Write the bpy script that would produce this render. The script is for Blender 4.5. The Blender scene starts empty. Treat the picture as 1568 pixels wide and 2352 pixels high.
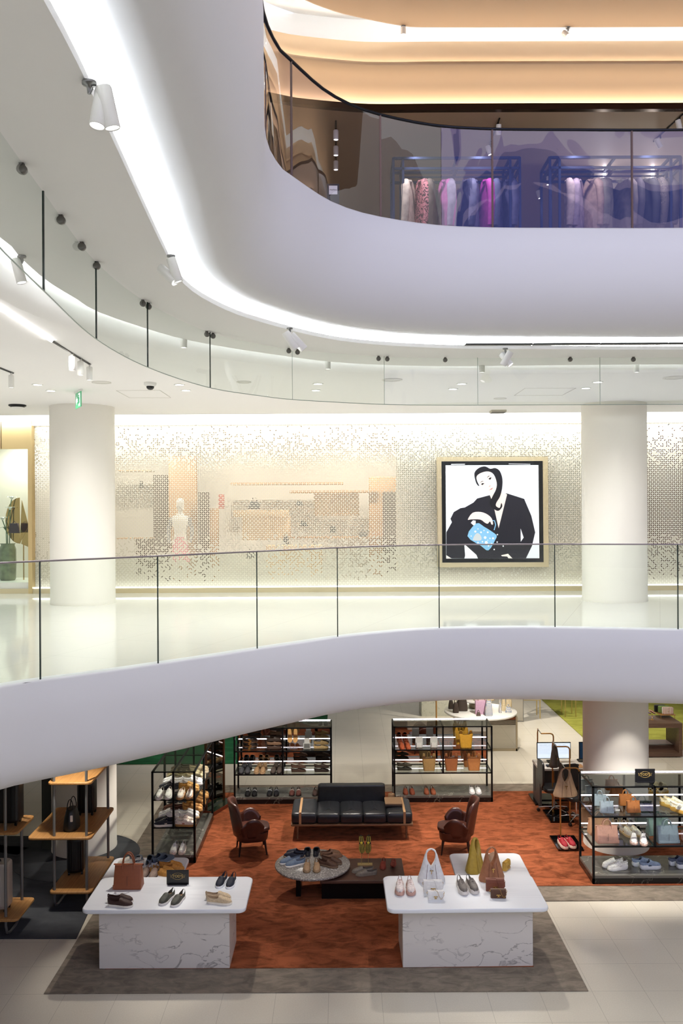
import bpy, bmesh, math, random
from mathutils import Vector, Matrix
random.seed(7)
S = bpy.context.scene
COL = S.collection
F, CX, CY, EYE, ROLL = 2000.0, 784.0, 1175.0, 5.6, math.radians(0.30)

# ---------- camera, world, exposure ----------
cam = bpy.data.cameras.new('camera'); co = bpy.data.objects.new('camera', cam); COL.objects.link(co)
cam.sensor_fit = 'VERTICAL'; cam.sensor_height = 36; cam.lens = 36 * F / 2352
co.location = (0, 0, EYE); co.rotation_euler = (math.radians(90), ROLL, 0); S.camera = co
S.view_settings.view_transform = 'Standard'; S.view_settings.look = 'None'
S.view_settings.exposure = 0.24; S.view_settings.gamma = 1.0; S.view_settings.use_curve_mapping = False
w = bpy.data.worlds.new('world'); S.world = w; w.use_nodes = True
bg = w.node_tree.nodes['Background']; bg.inputs[0].default_value = (0.90, 0.93, 1.0, 1); bg.inputs[1].default_value = 1.35
try:
    S.cycles.max_bounces = 9; S.cycles.diffuse_bounces = 4; S.cycles.glossy_bounces = 4
    S.cycles.transparent_max_bounces = 24; S.cycles.transmission_bounces = 4
    S.cycles.sample_clamp_indirect = 6; S.cycles.use_denoising = True; S.cycles.caustics_reflective = False
except Exception: pass

def P(px, py, z):                       # image point -> world point on the horizontal plane z
    dx, dy = px - CX, py - CY - 1
    x = dx * math.cos(ROLL) - dy * math.sin(ROLL); y = dx * math.sin(ROLL) + dy * math.cos(ROLL)
    Y = (EYE - z) * F / y
    return Vector((x * Y / F, Y, z))
def Q(px, py, Y):                       # image point -> world point at depth Y
    dx, dy = px - CX, py - CY - 1
    x = dx * math.cos(ROLL) - dy * math.sin(ROLL); y = dx * math.sin(ROLL) + dy * math.cos(ROLL)
    return Vector((x * Y / F, Y, EYE - y * Y / F))

# ---------- materials ----------
MATS = {}
def srgb(h):
    if isinstance(h, str):
        h = h.lstrip('#'); c = [int(h[i:i+2], 16) / 255 for i in (0, 2, 4)]
    else: c = h
    return tuple((v / 12.92 if v <= 0.04045 else ((v + 0.055) / 1.055) ** 2.4) for v in c) + (1,)
def mat(name, col, rough=0.6, metal=0.0, var=0.0, scale=30, bump=0.0, emit=0.0, coat=0.0, spec=None):
    if name in MATS: return MATS[name]
    m = bpy.data.materials.new(name); m.use_nodes = True; MATS[name] = m
    nt = m.node_tree; b = nt.nodes['Principled BSDF']; c = srgb(col)
    b.inputs['Base Color'].default_value = c; b.inputs['Roughness'].default_value = rough
    b.inputs['Metallic'].default_value = metal
    if spec is not None: b.inputs['Specular IOR Level'].default_value = spec
    if coat: b.inputs['Coat Weight'].default_value = coat
    if emit:
        b.inputs['Emission Color'].default_value = c; b.inputs['Emission Strength'].default_value = emit
    if var or bump:
        tc = nt.nodes.new('ShaderNodeTexCoord'); n = nt.nodes.new('ShaderNodeTexNoise')
        n.inputs['Scale'].default_value = scale; n.inputs['Detail'].default_value = 5
        nt.links.new(tc.outputs['Object'], n.inputs['Vector'])
        if var:
            mx = nt.nodes.new('ShaderNodeMix'); mx.data_type = 'RGBA'
            mx.inputs[6].default_value = tuple(v * (1 - var) for v in c[:3]) + (1,)
            mx.inputs[7].default_value = tuple(min(1, v * (1 + var)) for v in c[:3]) + (1,)
            mr = nt.nodes.new('ShaderNodeMapRange'); mr.inputs[1].default_value = .35; mr.inputs[2].default_value = .65
            nt.links.new(n.outputs[0], mr.inputs[0]); nt.links.new(mr.outputs[0], mx.inputs[0])
            nt.links.new(mx.outputs[2], b.inputs['Base Color'])
        if bump:
            bp = nt.nodes.new('ShaderNodeBump'); bp.inputs['Strength'].default_value = bump; bp.inputs['Distance'].default_value = .01
            nt.links.new(n.outputs[0], bp.inputs['Height']); nt.links.new(bp.outputs[0], b.inputs['Normal'])
    return m
def emis(name, col, strength):
    if name in MATS: return MATS[name]
    m = bpy.data.materials.new(name); m.use_nodes = True; MATS[name] = m
    nt = m.node_tree; nt.nodes.remove(nt.nodes['Principled BSDF'])
    e = nt.nodes.new('ShaderNodeEmission'); e.inputs[0].default_value = srgb(col); e.inputs[1].default_value = strength
    nt.links.new(e.outputs[0], nt.nodes['Material Output'].inputs[0]); return m
def glass(name, tint='#eef6f0', refl=1.0, rough=0.0):
    if name in MATS: return MATS[name]
    m = bpy.data.materials.new(name); m.use_nodes = True; MATS[name] = m
    nt = m.node_tree; nt.nodes.remove(nt.nodes['Principled BSDF'])
    t = nt.nodes.new('ShaderNodeBsdfTransparent'); t.inputs[0].default_value = srgb(tint)
    g = nt.nodes.new('ShaderNodeBsdfGlossy'); g.inputs['Roughness'].default_value = rough
    f = nt.nodes.new('ShaderNodeFresnel'); gm = nt.nodes.new('ShaderNodeNewGeometry')
    ir = nt.nodes.new('ShaderNodeMapRange'); ir.inputs[3].default_value = 1.5; ir.inputs[4].default_value = 1 / 1.5   # same reflection from either face
    nt.links.new(gm.outputs['Backfacing'], ir.inputs[0]); nt.links.new(ir.outputs[0], f.inputs[0])
    ma = nt.nodes.new('ShaderNodeMath'); ma.operation = 'MULTIPLY'; ma.inputs[1].default_value = refl; ma.use_clamp = True
    mx = nt.nodes.new('ShaderNodeMixShader')
    nt.links.new(f.outputs[0], ma.inputs[0]); nt.links.new(ma.outputs[0], mx.inputs[0])
    nt.links.new(t.outputs[0], mx.inputs[1]); nt.links.new(g.outputs[0], mx.inputs[2])
    nt.links.new(mx.outputs[0], nt.nodes['Material Output'].inputs[0]); return m
def N(nt, t, **k):
    n = nt.nodes.new(t)
    for a, v in k.items(): setattr(n, a, v)
    return n
def M2(nt, op, a, b=None):
    n = N(nt, 'ShaderNodeMath', operation=op)
    for i, v in enumerate((a, b)):
        if v is None: continue
        if isinstance(v, (int, float)): n.inputs[i].default_value = v
        else: nt.links.new(v, n.inputs[i])
    return n.outputs[0]
def tiles(name, col, size, origin=(0, 0), rough=.25, line=.004, speck=.03, rot=0.0, linecol=.55):
    m = mat(name, col, rough); nt = m.node_tree; b = nt.nodes['Principled BSDF']; c = srgb(col)
    g = N(nt, 'ShaderNodeNewGeometry'); mp = N(nt, 'ShaderNodeMapping')
    mp.inputs['Rotation'].default_value = (0, 0, rot); mp.inputs['Location'].default_value = (-origin[0], -origin[1], 0)
    nt.links.new(g.outputs['Position'], mp.inputs[0]); s = N(nt, 'ShaderNodeSeparateXYZ'); nt.links.new(mp.outputs[0], s.inputs[0])
    ds = []
    for k in (0, 1):
        u = M2(nt, 'DIVIDE', s.outputs[k], size); fr = M2(nt, 'FRACT', u)
        ds.append(M2(nt, 'ABSOLUTE', M2(nt, 'SUBTRACT', fr, .5)))
    mxm = M2(nt, 'GREATER_THAN', M2(nt, 'MAXIMUM', ds[0], ds[1]), .5 - line / size)
    n = N(nt, 'ShaderNodeTexNoise'); n.inputs['Scale'].default_value = 60; nt.links.new(g.outputs['Position'], n.inputs[0])
    n2 = N(nt, 'ShaderNodeTexNoise'); n2.inputs['Scale'].default_value = 1.5; nt.links.new(g.outputs['Position'], n2.inputs[0])
    fac = M2(nt, 'ADD', M2(nt, 'MULTIPLY', M2(nt, 'SUBTRACT', n.outputs[0], .5), speck * 6), M2(nt, 'MULTIPLY', M2(nt, 'SUBTRACT', n2.outputs[0], .5), speck * 4))
    v = M2(nt, 'MULTIPLY', M2(nt, 'ADD', fac, 1.0), M2(nt, 'SUBTRACT', 1.0, M2(nt, 'MULTIPLY', mxm, 1 - linecol)))
    mx = N(nt, 'ShaderNodeMix', data_type='RGBA', blend_type='MULTIPLY'); mx.inputs[0].default_value = 1; mx.inputs[6].default_value = c
    nt.links.new(v, mx.inputs[7]); nt.links.new(mx.outputs[2], b.inputs['Base Color']); return m
def veined(name, col, vein, scale=2.0, thin=.03, rough=.25, amt=1.0, speck=0.0, stretch=(1, 1, 1), rot=(0, 0, 0)):
    m = mat(name, col, rough); nt = m.node_tree; b = nt.nodes['Principled BSDF']
    tc = N(nt, 'ShaderNodeTexCoord'); mp = N(nt, 'ShaderNodeMapping'); mp.inputs['Scale'].default_value = stretch; mp.inputs['Rotation'].default_value = rot
    nt.links.new(tc.outputs['Object'], mp.inputs[0])
    n = N(nt, 'ShaderNodeTexNoise'); n.inputs['Scale'].default_value = scale; n.inputs['Detail'].default_value = 8; n.inputs['Distortion'].default_value = .6
    nt.links.new(mp.outputs[0], n.inputs[0])
    d = M2(nt, 'ABSOLUTE', M2(nt, 'SUBTRACT', n.outputs[0], .5))
    mr = N(nt, 'ShaderNodeMapRange'); mr.inputs[1].default_value = 0; mr.inputs[2].default_value = thin; mr.inputs[3].default_value = amt; mr.inputs[4].default_value = 0
    nt.links.new(d, mr.inputs[0])
    n2 = N(nt, 'ShaderNodeTexNoise'); n2.inputs['Scale'].default_value = scale * .8; nt.links.new(tc.outputs['Object'], n2.inputs[0])
    mr2 = N(nt, 'ShaderNodeMapRange'); mr2.inputs[1].default_value = .42; mr2.inputs[2].default_value = .6; nt.links.new(n2.outputs[0], mr2.inputs[0])
    mx = N(nt, 'ShaderNodeMix', data_type='RGBA'); mx.inputs[6].default_value = srgb(col); mx.inputs[7].default_value = srgb(vein)
    nt.links.new(M2(nt, 'MULTIPLY', mr.outputs[0], mr2.outputs[0]), mx.inputs[0]); nt.links.new(mx.outputs[2], b.inputs['Base Color']); return m
def wood(name, c1, c2, scale=14, rough=.45, axis='X'):
    m = mat(name, c1, rough); nt = m.node_tree; b = nt.nodes['Principled BSDF']
    tc = N(nt, 'ShaderNodeTexCoord'); mp = N(nt, 'ShaderNodeMapping')
    mp.inputs['Scale'].default_value = (1, 14, 14) if axis == 'X' else ((14, 1, 14) if axis == 'Y' else (14, 14, 1))
    nt.links.new(tc.outputs['Object'], mp.inputs[0]); n = N(nt, 'ShaderNodeTexNoise'); n.inputs['Scale'].default_value = scale / 4
    n.inputs['Detail'].default_value = 6; nt.links.new(mp.outputs[0], n.inputs[0])
    mr = N(nt, 'ShaderNodeMapRange'); mr.inputs[1].default_value = .3; mr.inputs[2].default_value = .7; nt.links.new(n.outputs[0], mr.inputs[0])
    mx = N(nt, 'ShaderNodeMix', data_type='RGBA'); mx.inputs[6].default_value = srgb(c1); mx.inputs[7].default_value = srgb(c2)
    nt.links.new(mr.outputs[0], mx.inputs[0]); nt.links.new(mx.outputs[2], b.inputs['Base Color']); return m
def pile(name, c1, c2, scale=3, fine=220, bump=.5, rough=.95):
    m = mat(name, c1, rough, spec=.1); nt = m.node_tree; b = nt.nodes['Principled BSDF']
    g = N(nt, 'ShaderNodeNewGeometry'); mp = N(nt, 'ShaderNodeMapping'); mp.inputs['Scale'].default_value = (.8, 1.6, 1)
    nt.links.new(g.outputs['Position'], mp.inputs[0])
    n = N(nt, 'ShaderNodeTexNoise'); n.inputs['Scale'].default_value = scale; n.inputs['Detail'].default_value = 7; n.inputs['Roughness'].default_value = .65
    n.inputs['Distortion'].default_value = .8; nt.links.new(mp.outputs[0], n.inputs[0])
    n3 = N(nt, 'ShaderNodeTexNoise'); n3.inputs['Scale'].default_value = fine; nt.links.new(g.outputs['Position'], n3.inputs[0])
    mr = N(nt, 'ShaderNodeMapRange'); mr.inputs[1].default_value = .36; mr.inputs[2].default_value = .62
    nt.links.new(M2(nt, 'ADD', n.outputs[0], M2(nt, 'MULTIPLY', M2(nt, 'SUBTRACT', n3.outputs[0], .5), .25)), mr.inputs[0])
    mx = N(nt, 'ShaderNodeMix', data_type='RGBA'); mx.inputs[6].default_value = srgb(c2); mx.inputs[7].default_value = srgb(c1)
    nt.links.new(mr.outputs[0], mx.inputs[0]); nt.links.new(mx.outputs[2], b.inputs['Base Color'])
    bp = N(nt, 'ShaderNodeBump'); bp.inputs['Strength'].default_value = bump; bp.inputs['Distance'].default_value = .01
    nt.links.new(n3.outputs[0], bp.inputs['Height']); nt.links.new(bp.outputs[0], b.inputs['Normal']); return m

# ---------- mesh builder ----------
class MB:
    def __init__(s): s.v = []; s.f = []; s.sm = []
    def add(s, vs, fs, smooth=False, M=None):
        o = len(s.v)
        s.v += [tuple(M @ Vector(p)) if M is not None else tuple(p) for p in vs]
        s.f += [tuple(i + o for i in f) for f in fs]; s.sm += [smooth] * len(fs); return s
    def box(s, x0, x1, y0, y1, z0, z1, M=None):
        vs = [(x, y, z) for z in (z0, z1) for y in (y0, y1) for x in (x0, x1)]
        return s.add(vs, [(0, 2, 3, 1), (4, 5, 7, 6), (0, 1, 5, 4), (2, 6, 7, 3), (0, 4, 6, 2), (1, 3, 7, 5)], False, M)
    def cbox(s, c, d, M=None): return s.box(c[0]-d[0]/2, c[0]+d[0]/2, c[1]-d[1]/2, c[1]+d[1]/2, c[2]-d[2]/2, c[2]+d[2]/2, M)
    def rings(s, R, cap=True, smooth=True, closed=True, M=None, loop=False):
        n = len(R[0]); vs = [p for r in R for p in r]; fs = []
        m = len(R); k = n if closed else n - 1
        for i in range(m if loop else m - 1):
            j2 = (i + 1) % m
            for j in range(k):
                a, b2 = i * n + j, i * n + (j + 1) % n; c, d = j2 * n + (j + 1) % n, j2 * n + j
                fs.append((a, b2, c, d))
        s.add(vs, fs, smooth, M)
        if cap and closed and not loop:
            s.add(R[0], [tuple(range(n - 1, -1, -1))], False, M); s.add(R[-1], [tuple(range(n))], False, M)
        return s
    def cyl(s, p0, p1, r0, r1=None, n=12, cap=True, M=None):
        return s.tube([p0, p1], [r0, r0 if r1 is None else r1], n, cap, M=M)
    def tube(s, pts, r, n=8, cap=True, loop=False, M=None, flat=1.0):
        pts = [Vector(p) for p in pts]; rs = r if isinstance(r, (list, tuple)) else [r] * len(pts); R = []
        up = None; m = len(pts)
        for i, p in enumerate(pts):
            a = pts[(i - 1) % m] if (loop or i) else p; b = pts[(i + 1) % m] if (loop or i < m - 1) else p
            t = (b - a).normalized() if (b - a).length > 1e-9 else Vector((0, 0, 1))
            if up is None: up = Vector((0, 0, 1)) if abs(t.z) < .9 else Vector((0, 1, 0))
            u = up - t * up.dot(t)
            if u.length < 1e-6: u = t.orthogonal()
            u.normalize(); v = t.cross(u); up = u
            R.append([p + (u * math.cos(2*math.pi*k/n) * flat + v * math.sin(2*math.pi*k/n)) * rs[i] for k in range(n)])
        return s.rings(R, cap, True, True, M, loop)
    def lathe(s, prof, n=24, c=(0, 0, 0), M=None, cap=True):
        R = [[(c[0] + r*math.cos(2*math.pi*k/n), c[1] + r*math.sin(2*math.pi*k/n), c[2] + z) for k in range(n)] for r, z in prof]
        return s.rings(R, cap, True, True, M)
    def prism(s, poly, z0, z1, M=None, bev=0.0):      # poly in x,y, extruded along z
        n = len(poly)
        if bev:
            c = Vector((sum(p[0] for p in poly)/n, sum(p[1] for p in poly)/n))
            def ins(d): return [((Vector(p[:2]) - c) * (1 - d / max((Vector(p[:2]) - c).length, 1e-6)) + c) for p in poly]
            lv = [(z0, bev), (z0 + bev*.3, bev*.3), (z0 + bev, 0), (z1 - bev, 0), (z1 - bev*.3, bev*.3), (z1, bev)]
            R = [[(q[0], q[1], z) for q in ins(d)] for z, d in lv]
        else: R = [[(p[0], p[1], z) for p in poly] for z in (z0, z1)]
        return s.rings(R, True, bool(bev), True, M)
    def build(s, name, m, parent=None, loc=(0, 0, 0), rotz=0):
        me = bpy.data.meshes.new(name); me.from_pydata([tuple(p) for p in s.v], [], s.f); me.update()
        me.polygons.foreach_set('use_smooth', s.sm)
        bm = bmesh.new(); bm.from_mesh(me); bmesh.ops.recalc_face_normals(bm, faces=bm.faces); bm.to_mesh(me); bm.free()
        for mm in (m if isinstance(m, (list, tuple)) else [m]): me.materials.append(mm)
        o = bpy.data.objects.new(name, me); COL.objects.link(o); o.location = loc; o.rotation_euler = (0, 0, rotz)
        if parent is not None: o.parent = parent
        return o
def rrect(w, d, r, n=5, cx=0, cy=0):
    r = min(r, w/2 - 1e-4, d/2 - 1e-4); pts = []
    for qx, qy, a0 in ((1, 1, 0), (-1, 1, 90), (-1, -1, 180), (1, -1, 270)):
        for k in range(n + 1):
            a = math.radians(a0 + 90 * k / n)
            pts.append((cx + qx*(w/2 - r) + r*math.cos(a), cy + qy*(d/2 - r) + r*math.sin(a)))
    return pts
def T(x=0, y=0, z=0, rz=0, rx=0, ry=0, sc=1):
    return Matrix.Translation((x, y, z)) @ Matrix.Rotation(rz, 4, 'Z') @ Matrix.Rotation(rx, 4, 'X') @ Matrix.Rotation(ry, 4, 'Y') @ Matrix.Scale(sc, 4)
def tag(o, label=None, cat=None, group=None, kind=None):
    if label: o['label'] = label
    if cat: o['category'] = cat
    if group: o['group'] = group
    if kind: o['kind'] = kind
    return o
def thing(name, label, cat, loc=(0, 0, 0), rz=0, group=None):
    o = bpy.data.objects.new(name, None); COL.objects.link(o); o.location = loc; o.rotation_euler = (0, 0, rz)
    o.empty_display_size = .1
    return tag(o, label, cat, group)
def struct(o, label=None): o['kind'] = 'structure'; 
def copy_tree(o, parent=None):
    c = o.copy(); COL.objects.link(c)
    if parent is not None: c.parent = parent
    for ch in list(o.children): copy_tree(ch, c)
    return c
def place(proto, used, loc, rz, label, group=None, scale=None):
    o = copy_tree(proto) if used else proto
    o.location = loc; o.rotation_euler = (0, 0, rz)
    if scale: o.scale = (scale,) * 3
    o['label'] = label
    if group: o['group'] = group
    elif 'group' in o: del o['group']
    return o
def text_mesh(txt, size, depth=.001, M=None, bold=0.0):
    cu = bpy.data.curves.new('lettering', 'FONT'); cu.body = txt; cu.size = size; cu.align_x = 'CENTER'; cu.align_y = 'CENTER'
    cu.extrude = depth; cu.offset = bold; cu.resolution_u = 3
    ob = bpy.data.objects.new('lettering', cu); COL.objects.link(ob); bpy.context.view_layer.update()
    me = bpy.data.meshes.new_from_object(ob.evaluated_get(bpy.context.evaluated_depsgraph_get()))
    mb = MB(); mb.add([v.co.copy() for v in me.vertices], [tuple(p.vertices) for p in me.polygons], False, M)
    bpy.data.objects.remove(ob); bpy.data.meshes.remove(me); return mb
def crom(pts, n=8):
    pts = [Vector(p[:2]) for p in pts]; out = []
    for i in range(len(pts) - 1):
        p0 = pts[max(i-1, 0)]; p1 = pts[i]; p2 = pts[i+1]; p3 = pts[min(i+2, len(pts)-1)]
        for k in range(n):
            t = k / n
            out.append(.5 * ((2*p1) + (p2 - p0)*t + (2*p0 - 5*p1 + 4*p2 - p3)*t*t + (3*p1 - p0 - 3*p2 + p3)*t**3))
    out.append(pts[-1]); return out
def resample(pts, n):
    L = [0]
    for a, b in zip(pts, pts[1:]): L.append(L[-1] + (b - a).length)
    out = []; j = 0
    for i in range(n):
        d = L[-1] * i / (n - 1)
        while j < len(L) - 2 and L[j+1] < d: j += 1
        t = (d - L[j]) / max(L[j+1] - L[j], 1e-9); out.append(pts[j].lerp(pts[j+1], min(max(t, 0), 1)))
    return out
def offs(pts, d):
    out = []
    for i, p in enumerate(pts):
        t = (pts[min(i+1, len(pts)-1)] - pts[max(i-1, 0)]).normalized(); out.append(p + Vector((-t.y, t.x)) * d)
    return out
def sweep(mb, A, prof, B=None, closed=False, smooth=True):   # prof: (offset or blend, z)
    R = []
    nA = offs(A, 1.0)
    for i, p in enumerate(A):
        q = (B[i] - p) if B is not None else (nA[i] - p)
        R.append([(p.x + q.x*s, p.y + q.y*s, z) for s, z in prof])
    return mb.rings(R, closed, smooth, closed)
def cut_x(pts, x0, x1):                # part of a curve between two parameter stations (by x)
    return [p for p in pts if x0 <= p.x <= x1]
def spot(name, loc, target, power, angle=60, blend=.5, col=(1, 1, 1), r=.03):
    l = bpy.data.lights.new(name, 'SPOT'); l.energy = power; l.spot_size = math.radians(angle); l.spot_blend = blend; l.color = col
    l.shadow_soft_size = r
    o = bpy.data.objects.new(name, l); COL.objects.link(o); o.location = loc
    d = Vector(target) - Vector(loc); o.rotation_euler = d.to_track_quat('-Z', 'Y').to_euler(); return o

# ---------- main materials ----------
fascia_m = mat('white_fascia_paint', '#e2e2e6', .55)
ceil_m = mat('ceiling_paint', '#f0eeeb', .6)
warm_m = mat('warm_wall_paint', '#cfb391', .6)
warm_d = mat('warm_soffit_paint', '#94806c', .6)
led_w = emis('white_led_strip', '#f4fbff', 48)
led_s = emis('wall_wash_led_strip', '#f6faff', 4.2)
led_t = emis('upper_white_led_strip', '#f6fbff', 22)
led_o = emis('warm_led_strip', '#fff0dc', 24)
lamp_e = emis('lit_lamp_lens', '#ffffff', 12)
black_m = mat('black_metal', '#101214', .4, .6)
chrome = mat('chrome', '#d8dade', .12, 1)
steel = mat('brushed_steel', '#8c8c8c', .3, 1)
gold = mat('brushed_gold', '#d9c08c', .32, .85)
bronze = mat('dark_bronze', '#4a3628', .22, .9)
floor_m = tiles('ground_floor_tile', '#cfc8b8', .613, tuple(P(754.7, 2280, 0)[:2]), .2, .003, linecol=.72)
upfloor_m = tiles('upper_floor_tile', '#ecebe6', 1.2, (0, 11.2), .07, .003, .01, .35, .8)
bal_glass = glass('balustrade_glass', '#f1f7f2', 1.0)
up_glass = glass('upper_balustrade_glass', '#d2cedc', 2.4)
bar_glass = glass('smoke_barrier_glass', '#f2f7f3', 1.0)
seam_m = mat('dark_glass_edge', '#23302c', .2)
rail_m = mat('rail_cap', '#8e8488', .3, .6)

# ---------- curves of the atrium edges ----------
NS = 90
L2px = [(0,1577),(92,1562),(230,1544),(369,1524),(480,1508),(595,1490),(690,1476),(778,1463),(880,1452),(1010,1443),(1200,1440),(1400,1443),(1568,1446)]
l2 = [P(x, y, 4.1).xy for x, y in L2px]
a0 = l2[0] - (l2[1]-l2[0]).normalized()*1.6
l2 = [Vector((-4.4, -1.2)), Vector((-4.4, 2.0)), Vector((-4.35, 4.6)), Vector((-3.9, 6.2))] + l2 + [Vector((6.0, 10.75)), Vector((9, 10.5))]
L2 = resample(crom(l2), NS)
L3px = [(604,0),(605,90),(606,180),(607,260),(609,300),(620,340),(648,384),(676,405),(750,455),(810,480),(878,497),(1000,515),(1131,521),(1300,522),(1568,522)]
l3 = [P(x, y, 8.38).xy for x, y in L3px]
l3 = [Vector((-.36, -1.2)), Vector((-.36, 1.5)), Vector((-.38, 3.2)), Vector((-.40, 4.2))] + l3 + [Vector((6, 8.5)), Vector((9, 8.5))]
L3 = resample(crom(l3), NS)
Epx = [(100,0),(185,160),(270,345),(370,560),(420,650),(500,703),(600,740),(784,783),(1000,799),(1250,802),(1568,803)]
e = [P(x, y, 7.38).xy for x, y in Epx]
E = resample(crom([Vector((-1.0, -1.2)), Vector((-1.0, 1.5))] + e + [Vector((6, 9.6)), Vector((9, 9.6))]), NS)
Fpx = [(0,545),(46,591),(111,647),(180,689),(222,715),(337,755),(440,783),(600,810),(784,833),(1000,841),(1250,839),(1568,837)]
f = [P(x, y, 7.38).xy for x, y in Fpx]
Fc = resample(crom([Vector((-2.3, -1.2)), Vector((-2.3, 3.0))] + f + [Vector((6, 10.7)), Vector((9, 10.7))]), NS)
W3px = [(612,215),(676,228),(800,240),(870,243),(1000,242),(1250,241),(1568,240)]
w3 = [P(x, y, 10.87).xy for x, y in W3px]
W3 = resample(crom([Vector((-4.5, 9.2)), Vector((-2.4, 10.4))] + w3 + [Vector((6, 11.28)), Vector((9, 11.28))]), NS)
S4px = [(700,0),(750,20),(800,35),(925,60),(1000,63),(1250,63),(1568,62)]
s4 = [P(x, y, 11.9).xy for x, y in S4px]
S4 = resample(crom([Vector((-3.2, 8.2)), Vector((-1.5, 9.8))] + s4 + [Vector((6, 11.34)), Vector((9, 11.34))]), NS)

# ---------- structure: slabs, soffits, ceilings ----------
def st(name, mb, m, label=None):
    o = mb.build(name, m); o['kind'] = 'structure'
    if label: o['label'] = label
    return o
mb = MB(); mb.box(-14, 14, -12, 34, -.3, 0); st('floor', mb, floor_m)
# second level slab edge and soffit, ceiling over the ground floor shop
mb = MB(); sweep(mb, L2, [(.14, 4.10), (.02, 4.10), (0, 4.08), (0, 3.75), (.008, 3.55), (.03, 3.40), (.06, 3.30), (.12, 3.20), (.22, 3.13), (.4, 3.08), (.9, 3.07)])
st('trim_1', mb, fascia_m)
back2 = [Vector((p.x * 1.5 if abs(p.x) > 3 else p.x, 34)) for p in L2]
back2 = resample([Vector((-13, -1.2)), Vector((-13, 30)), Vector((13, 30))], NS)
mb = MB(); sweep(mb, L2, [(0, 3.07), (1, 3.07)], [p for p in back2], smooth=False)
A = offs(L2, .85); mb = MB(); sweep(mb, A, [(0, 3.07), (1, 3.07)], back2, smooth=False); st('ceiling_1', mb, ceil_m)
A = offs(L2, .14); mb = MB(); sweep(mb, A, [(0, 4.1), (1, 4.1)], back2, smooth=False); st('floor_2', mb, upfloor_m)
# third level slab edge with rounded soffit
mb = MB(); sweep(mb, L3, [(.12, 8.38), (.015, 8.38), (0, 8.365), (0, 8.10), (.015, 7.95), (.06, 7.78), (.15, 7.62), (.27, 7.50), (.36, 7.45), (.44, 7.43), (.56, 7.433), (.68, 7.447), (.80, 7.475), (.9, 7.51), (1.0, 7.56), (1.1, 7.64), (1.16, 7.76)], E)
st('trim_2', mb, fascia_m)
mb = MB(); sweep(mb, offs(L3, .1), [(0, 8.2), (1, 8.2)], resample([Vector((-9, 10)), Vector((-9, 22)), Vector((9, 22))], NS), smooth=False); st('floor_3', mb, mat('third_floor', '#b9a78c', .3))
# second level ceiling: strip between the two light slots, then the ceiling up to the shop wall
mb = MB(); sweep(mb, E, [(0, 7.42), (0, 7.38), (1, 7.38), (1, 7.42), (.9, 7.43), (.1, 7.43)], Fc, smooth=False); st('ceiling_2', mb, ceil_m)
mb = MB(); sweep(mb, offs(E, .1), [(0, 7.435), (.05, 7.435), (.05, 7.455), (0, 7.455)], closed=True, smooth=False); st('trim_3', mb, led_w, 'light strip hidden in the ceiling slot')
WALLY = 16.35
wl = resample([Vector((-9, 0)), Vector((-9, 12)), Vector((-9, 15.75)), Vector((9, 15.75))], NS)
wl2 = resample([Vector((-10, 15.75)), Vector((10, 15.75))], NS)
G6 = offs(Fc, .62)
mb = MB(); sweep(mb, Fc, [(.0, 7.70), (.05, 7.62), (.14, 7.52), (.3, 7.44), (.45, 7.395), (.62, 7.38)]); st('ceiling_3', mb, ceil_m)
bw = resample([Vector((-9, -1)), Vector((-9, 15.75)), Vector((9, 15.75))], NS)
mb = MB()
R = []
for i, p in enumerate(G6):
    q = bw[i]; R.append([(p.x, p.y, 7.38), (q.x, q.y, 7.38)])
mb.rings(R, False, False, False); st('ceiling_4', mb, ceil_m)
mb = MB(); sweep(mb, offs(Fc, -.16), [(0, 7.435), (.05, 7.435), (.05, 7.455), (0, 7.455)], closed=True, smooth=False); st('trim_4', mb, led_w, 'light strip hidden in the inner ceiling slot')
mb = MB(); mb.box(-9, 9, 15.75, 16.6, 7.62, 7.66); mb.box(-9, 9, 15.72, 15.75, 7.38, 7.66); st('ceiling_5', mb, ceil_m)
mb = MB(); mb.box(-9, 9, 15.77, 15.80, 7.42, 7.46); st('trim_5', mb, led_w, 'light strip above the shop front')
# closing surfaces over the slots so no daylight leaks in
mb = MB(); sweep(mb, E, [(0.0, 7.8), (1, 7.8)], Fc, smooth=False); sweep(mb, Fc, [(0, 7.8), (0, 7.7)]); st('ceiling_6', mb, ceil_m)
# third level: stepped, softly lit wall above the shop front
mb = MB(); sweep(mb, W3, [(-.03, 10.80), (-.03, 10.88), (.05, 10.88), (.05, 10.80)], closed=True, smooth=False); st('trim_6', mb, bronze)
mb = MB(); sweep(mb, W3, [(.16, 10.80), (.16, 11.2), (.13, 11.34), (.04, 11.42), (.04, 11.46), (.30, 11.46)]); st('wall_back', mb, warm_m)
mb = MB(); sweep(mb, W3, [(.30, 11.40), (.30, 11.86), (.42, 11.86)]); st('wall_upper', mb, warm_m)
mb = MB(); sweep(mb, W3, [(.42, 11.84), (.56, 11.84), (.56, 12.4)]); st('wall_slot', mb, mat('slot_white_paint', '#f2f2f0', .6))
mb = MB(); sweep(mb, W3, [(.055, 10.86), (.085, 10.86), (.085, 10.895), (.055, 10.895)], closed=True, smooth=False); sweep(mb, W3, [(.15, 11.44), (.19, 11.44), (.19, 11.47), (.15, 11.47)], closed=True, smooth=False)
st('trim_7', mb, led_o, 'warm light strips washing the stepped wall')
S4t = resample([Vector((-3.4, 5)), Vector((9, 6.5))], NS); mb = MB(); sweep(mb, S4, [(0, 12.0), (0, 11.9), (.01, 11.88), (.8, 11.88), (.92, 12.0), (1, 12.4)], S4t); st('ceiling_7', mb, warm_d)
mb = MB(); sweep(mb, S4, [(-.12, 12.02), (-.07, 12.02), (-.07, 12.05), (-.12, 12.05)], closed=True, smooth=False); st('trim_8', mb, led_t, 'white light strip above the upper soffit')
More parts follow.
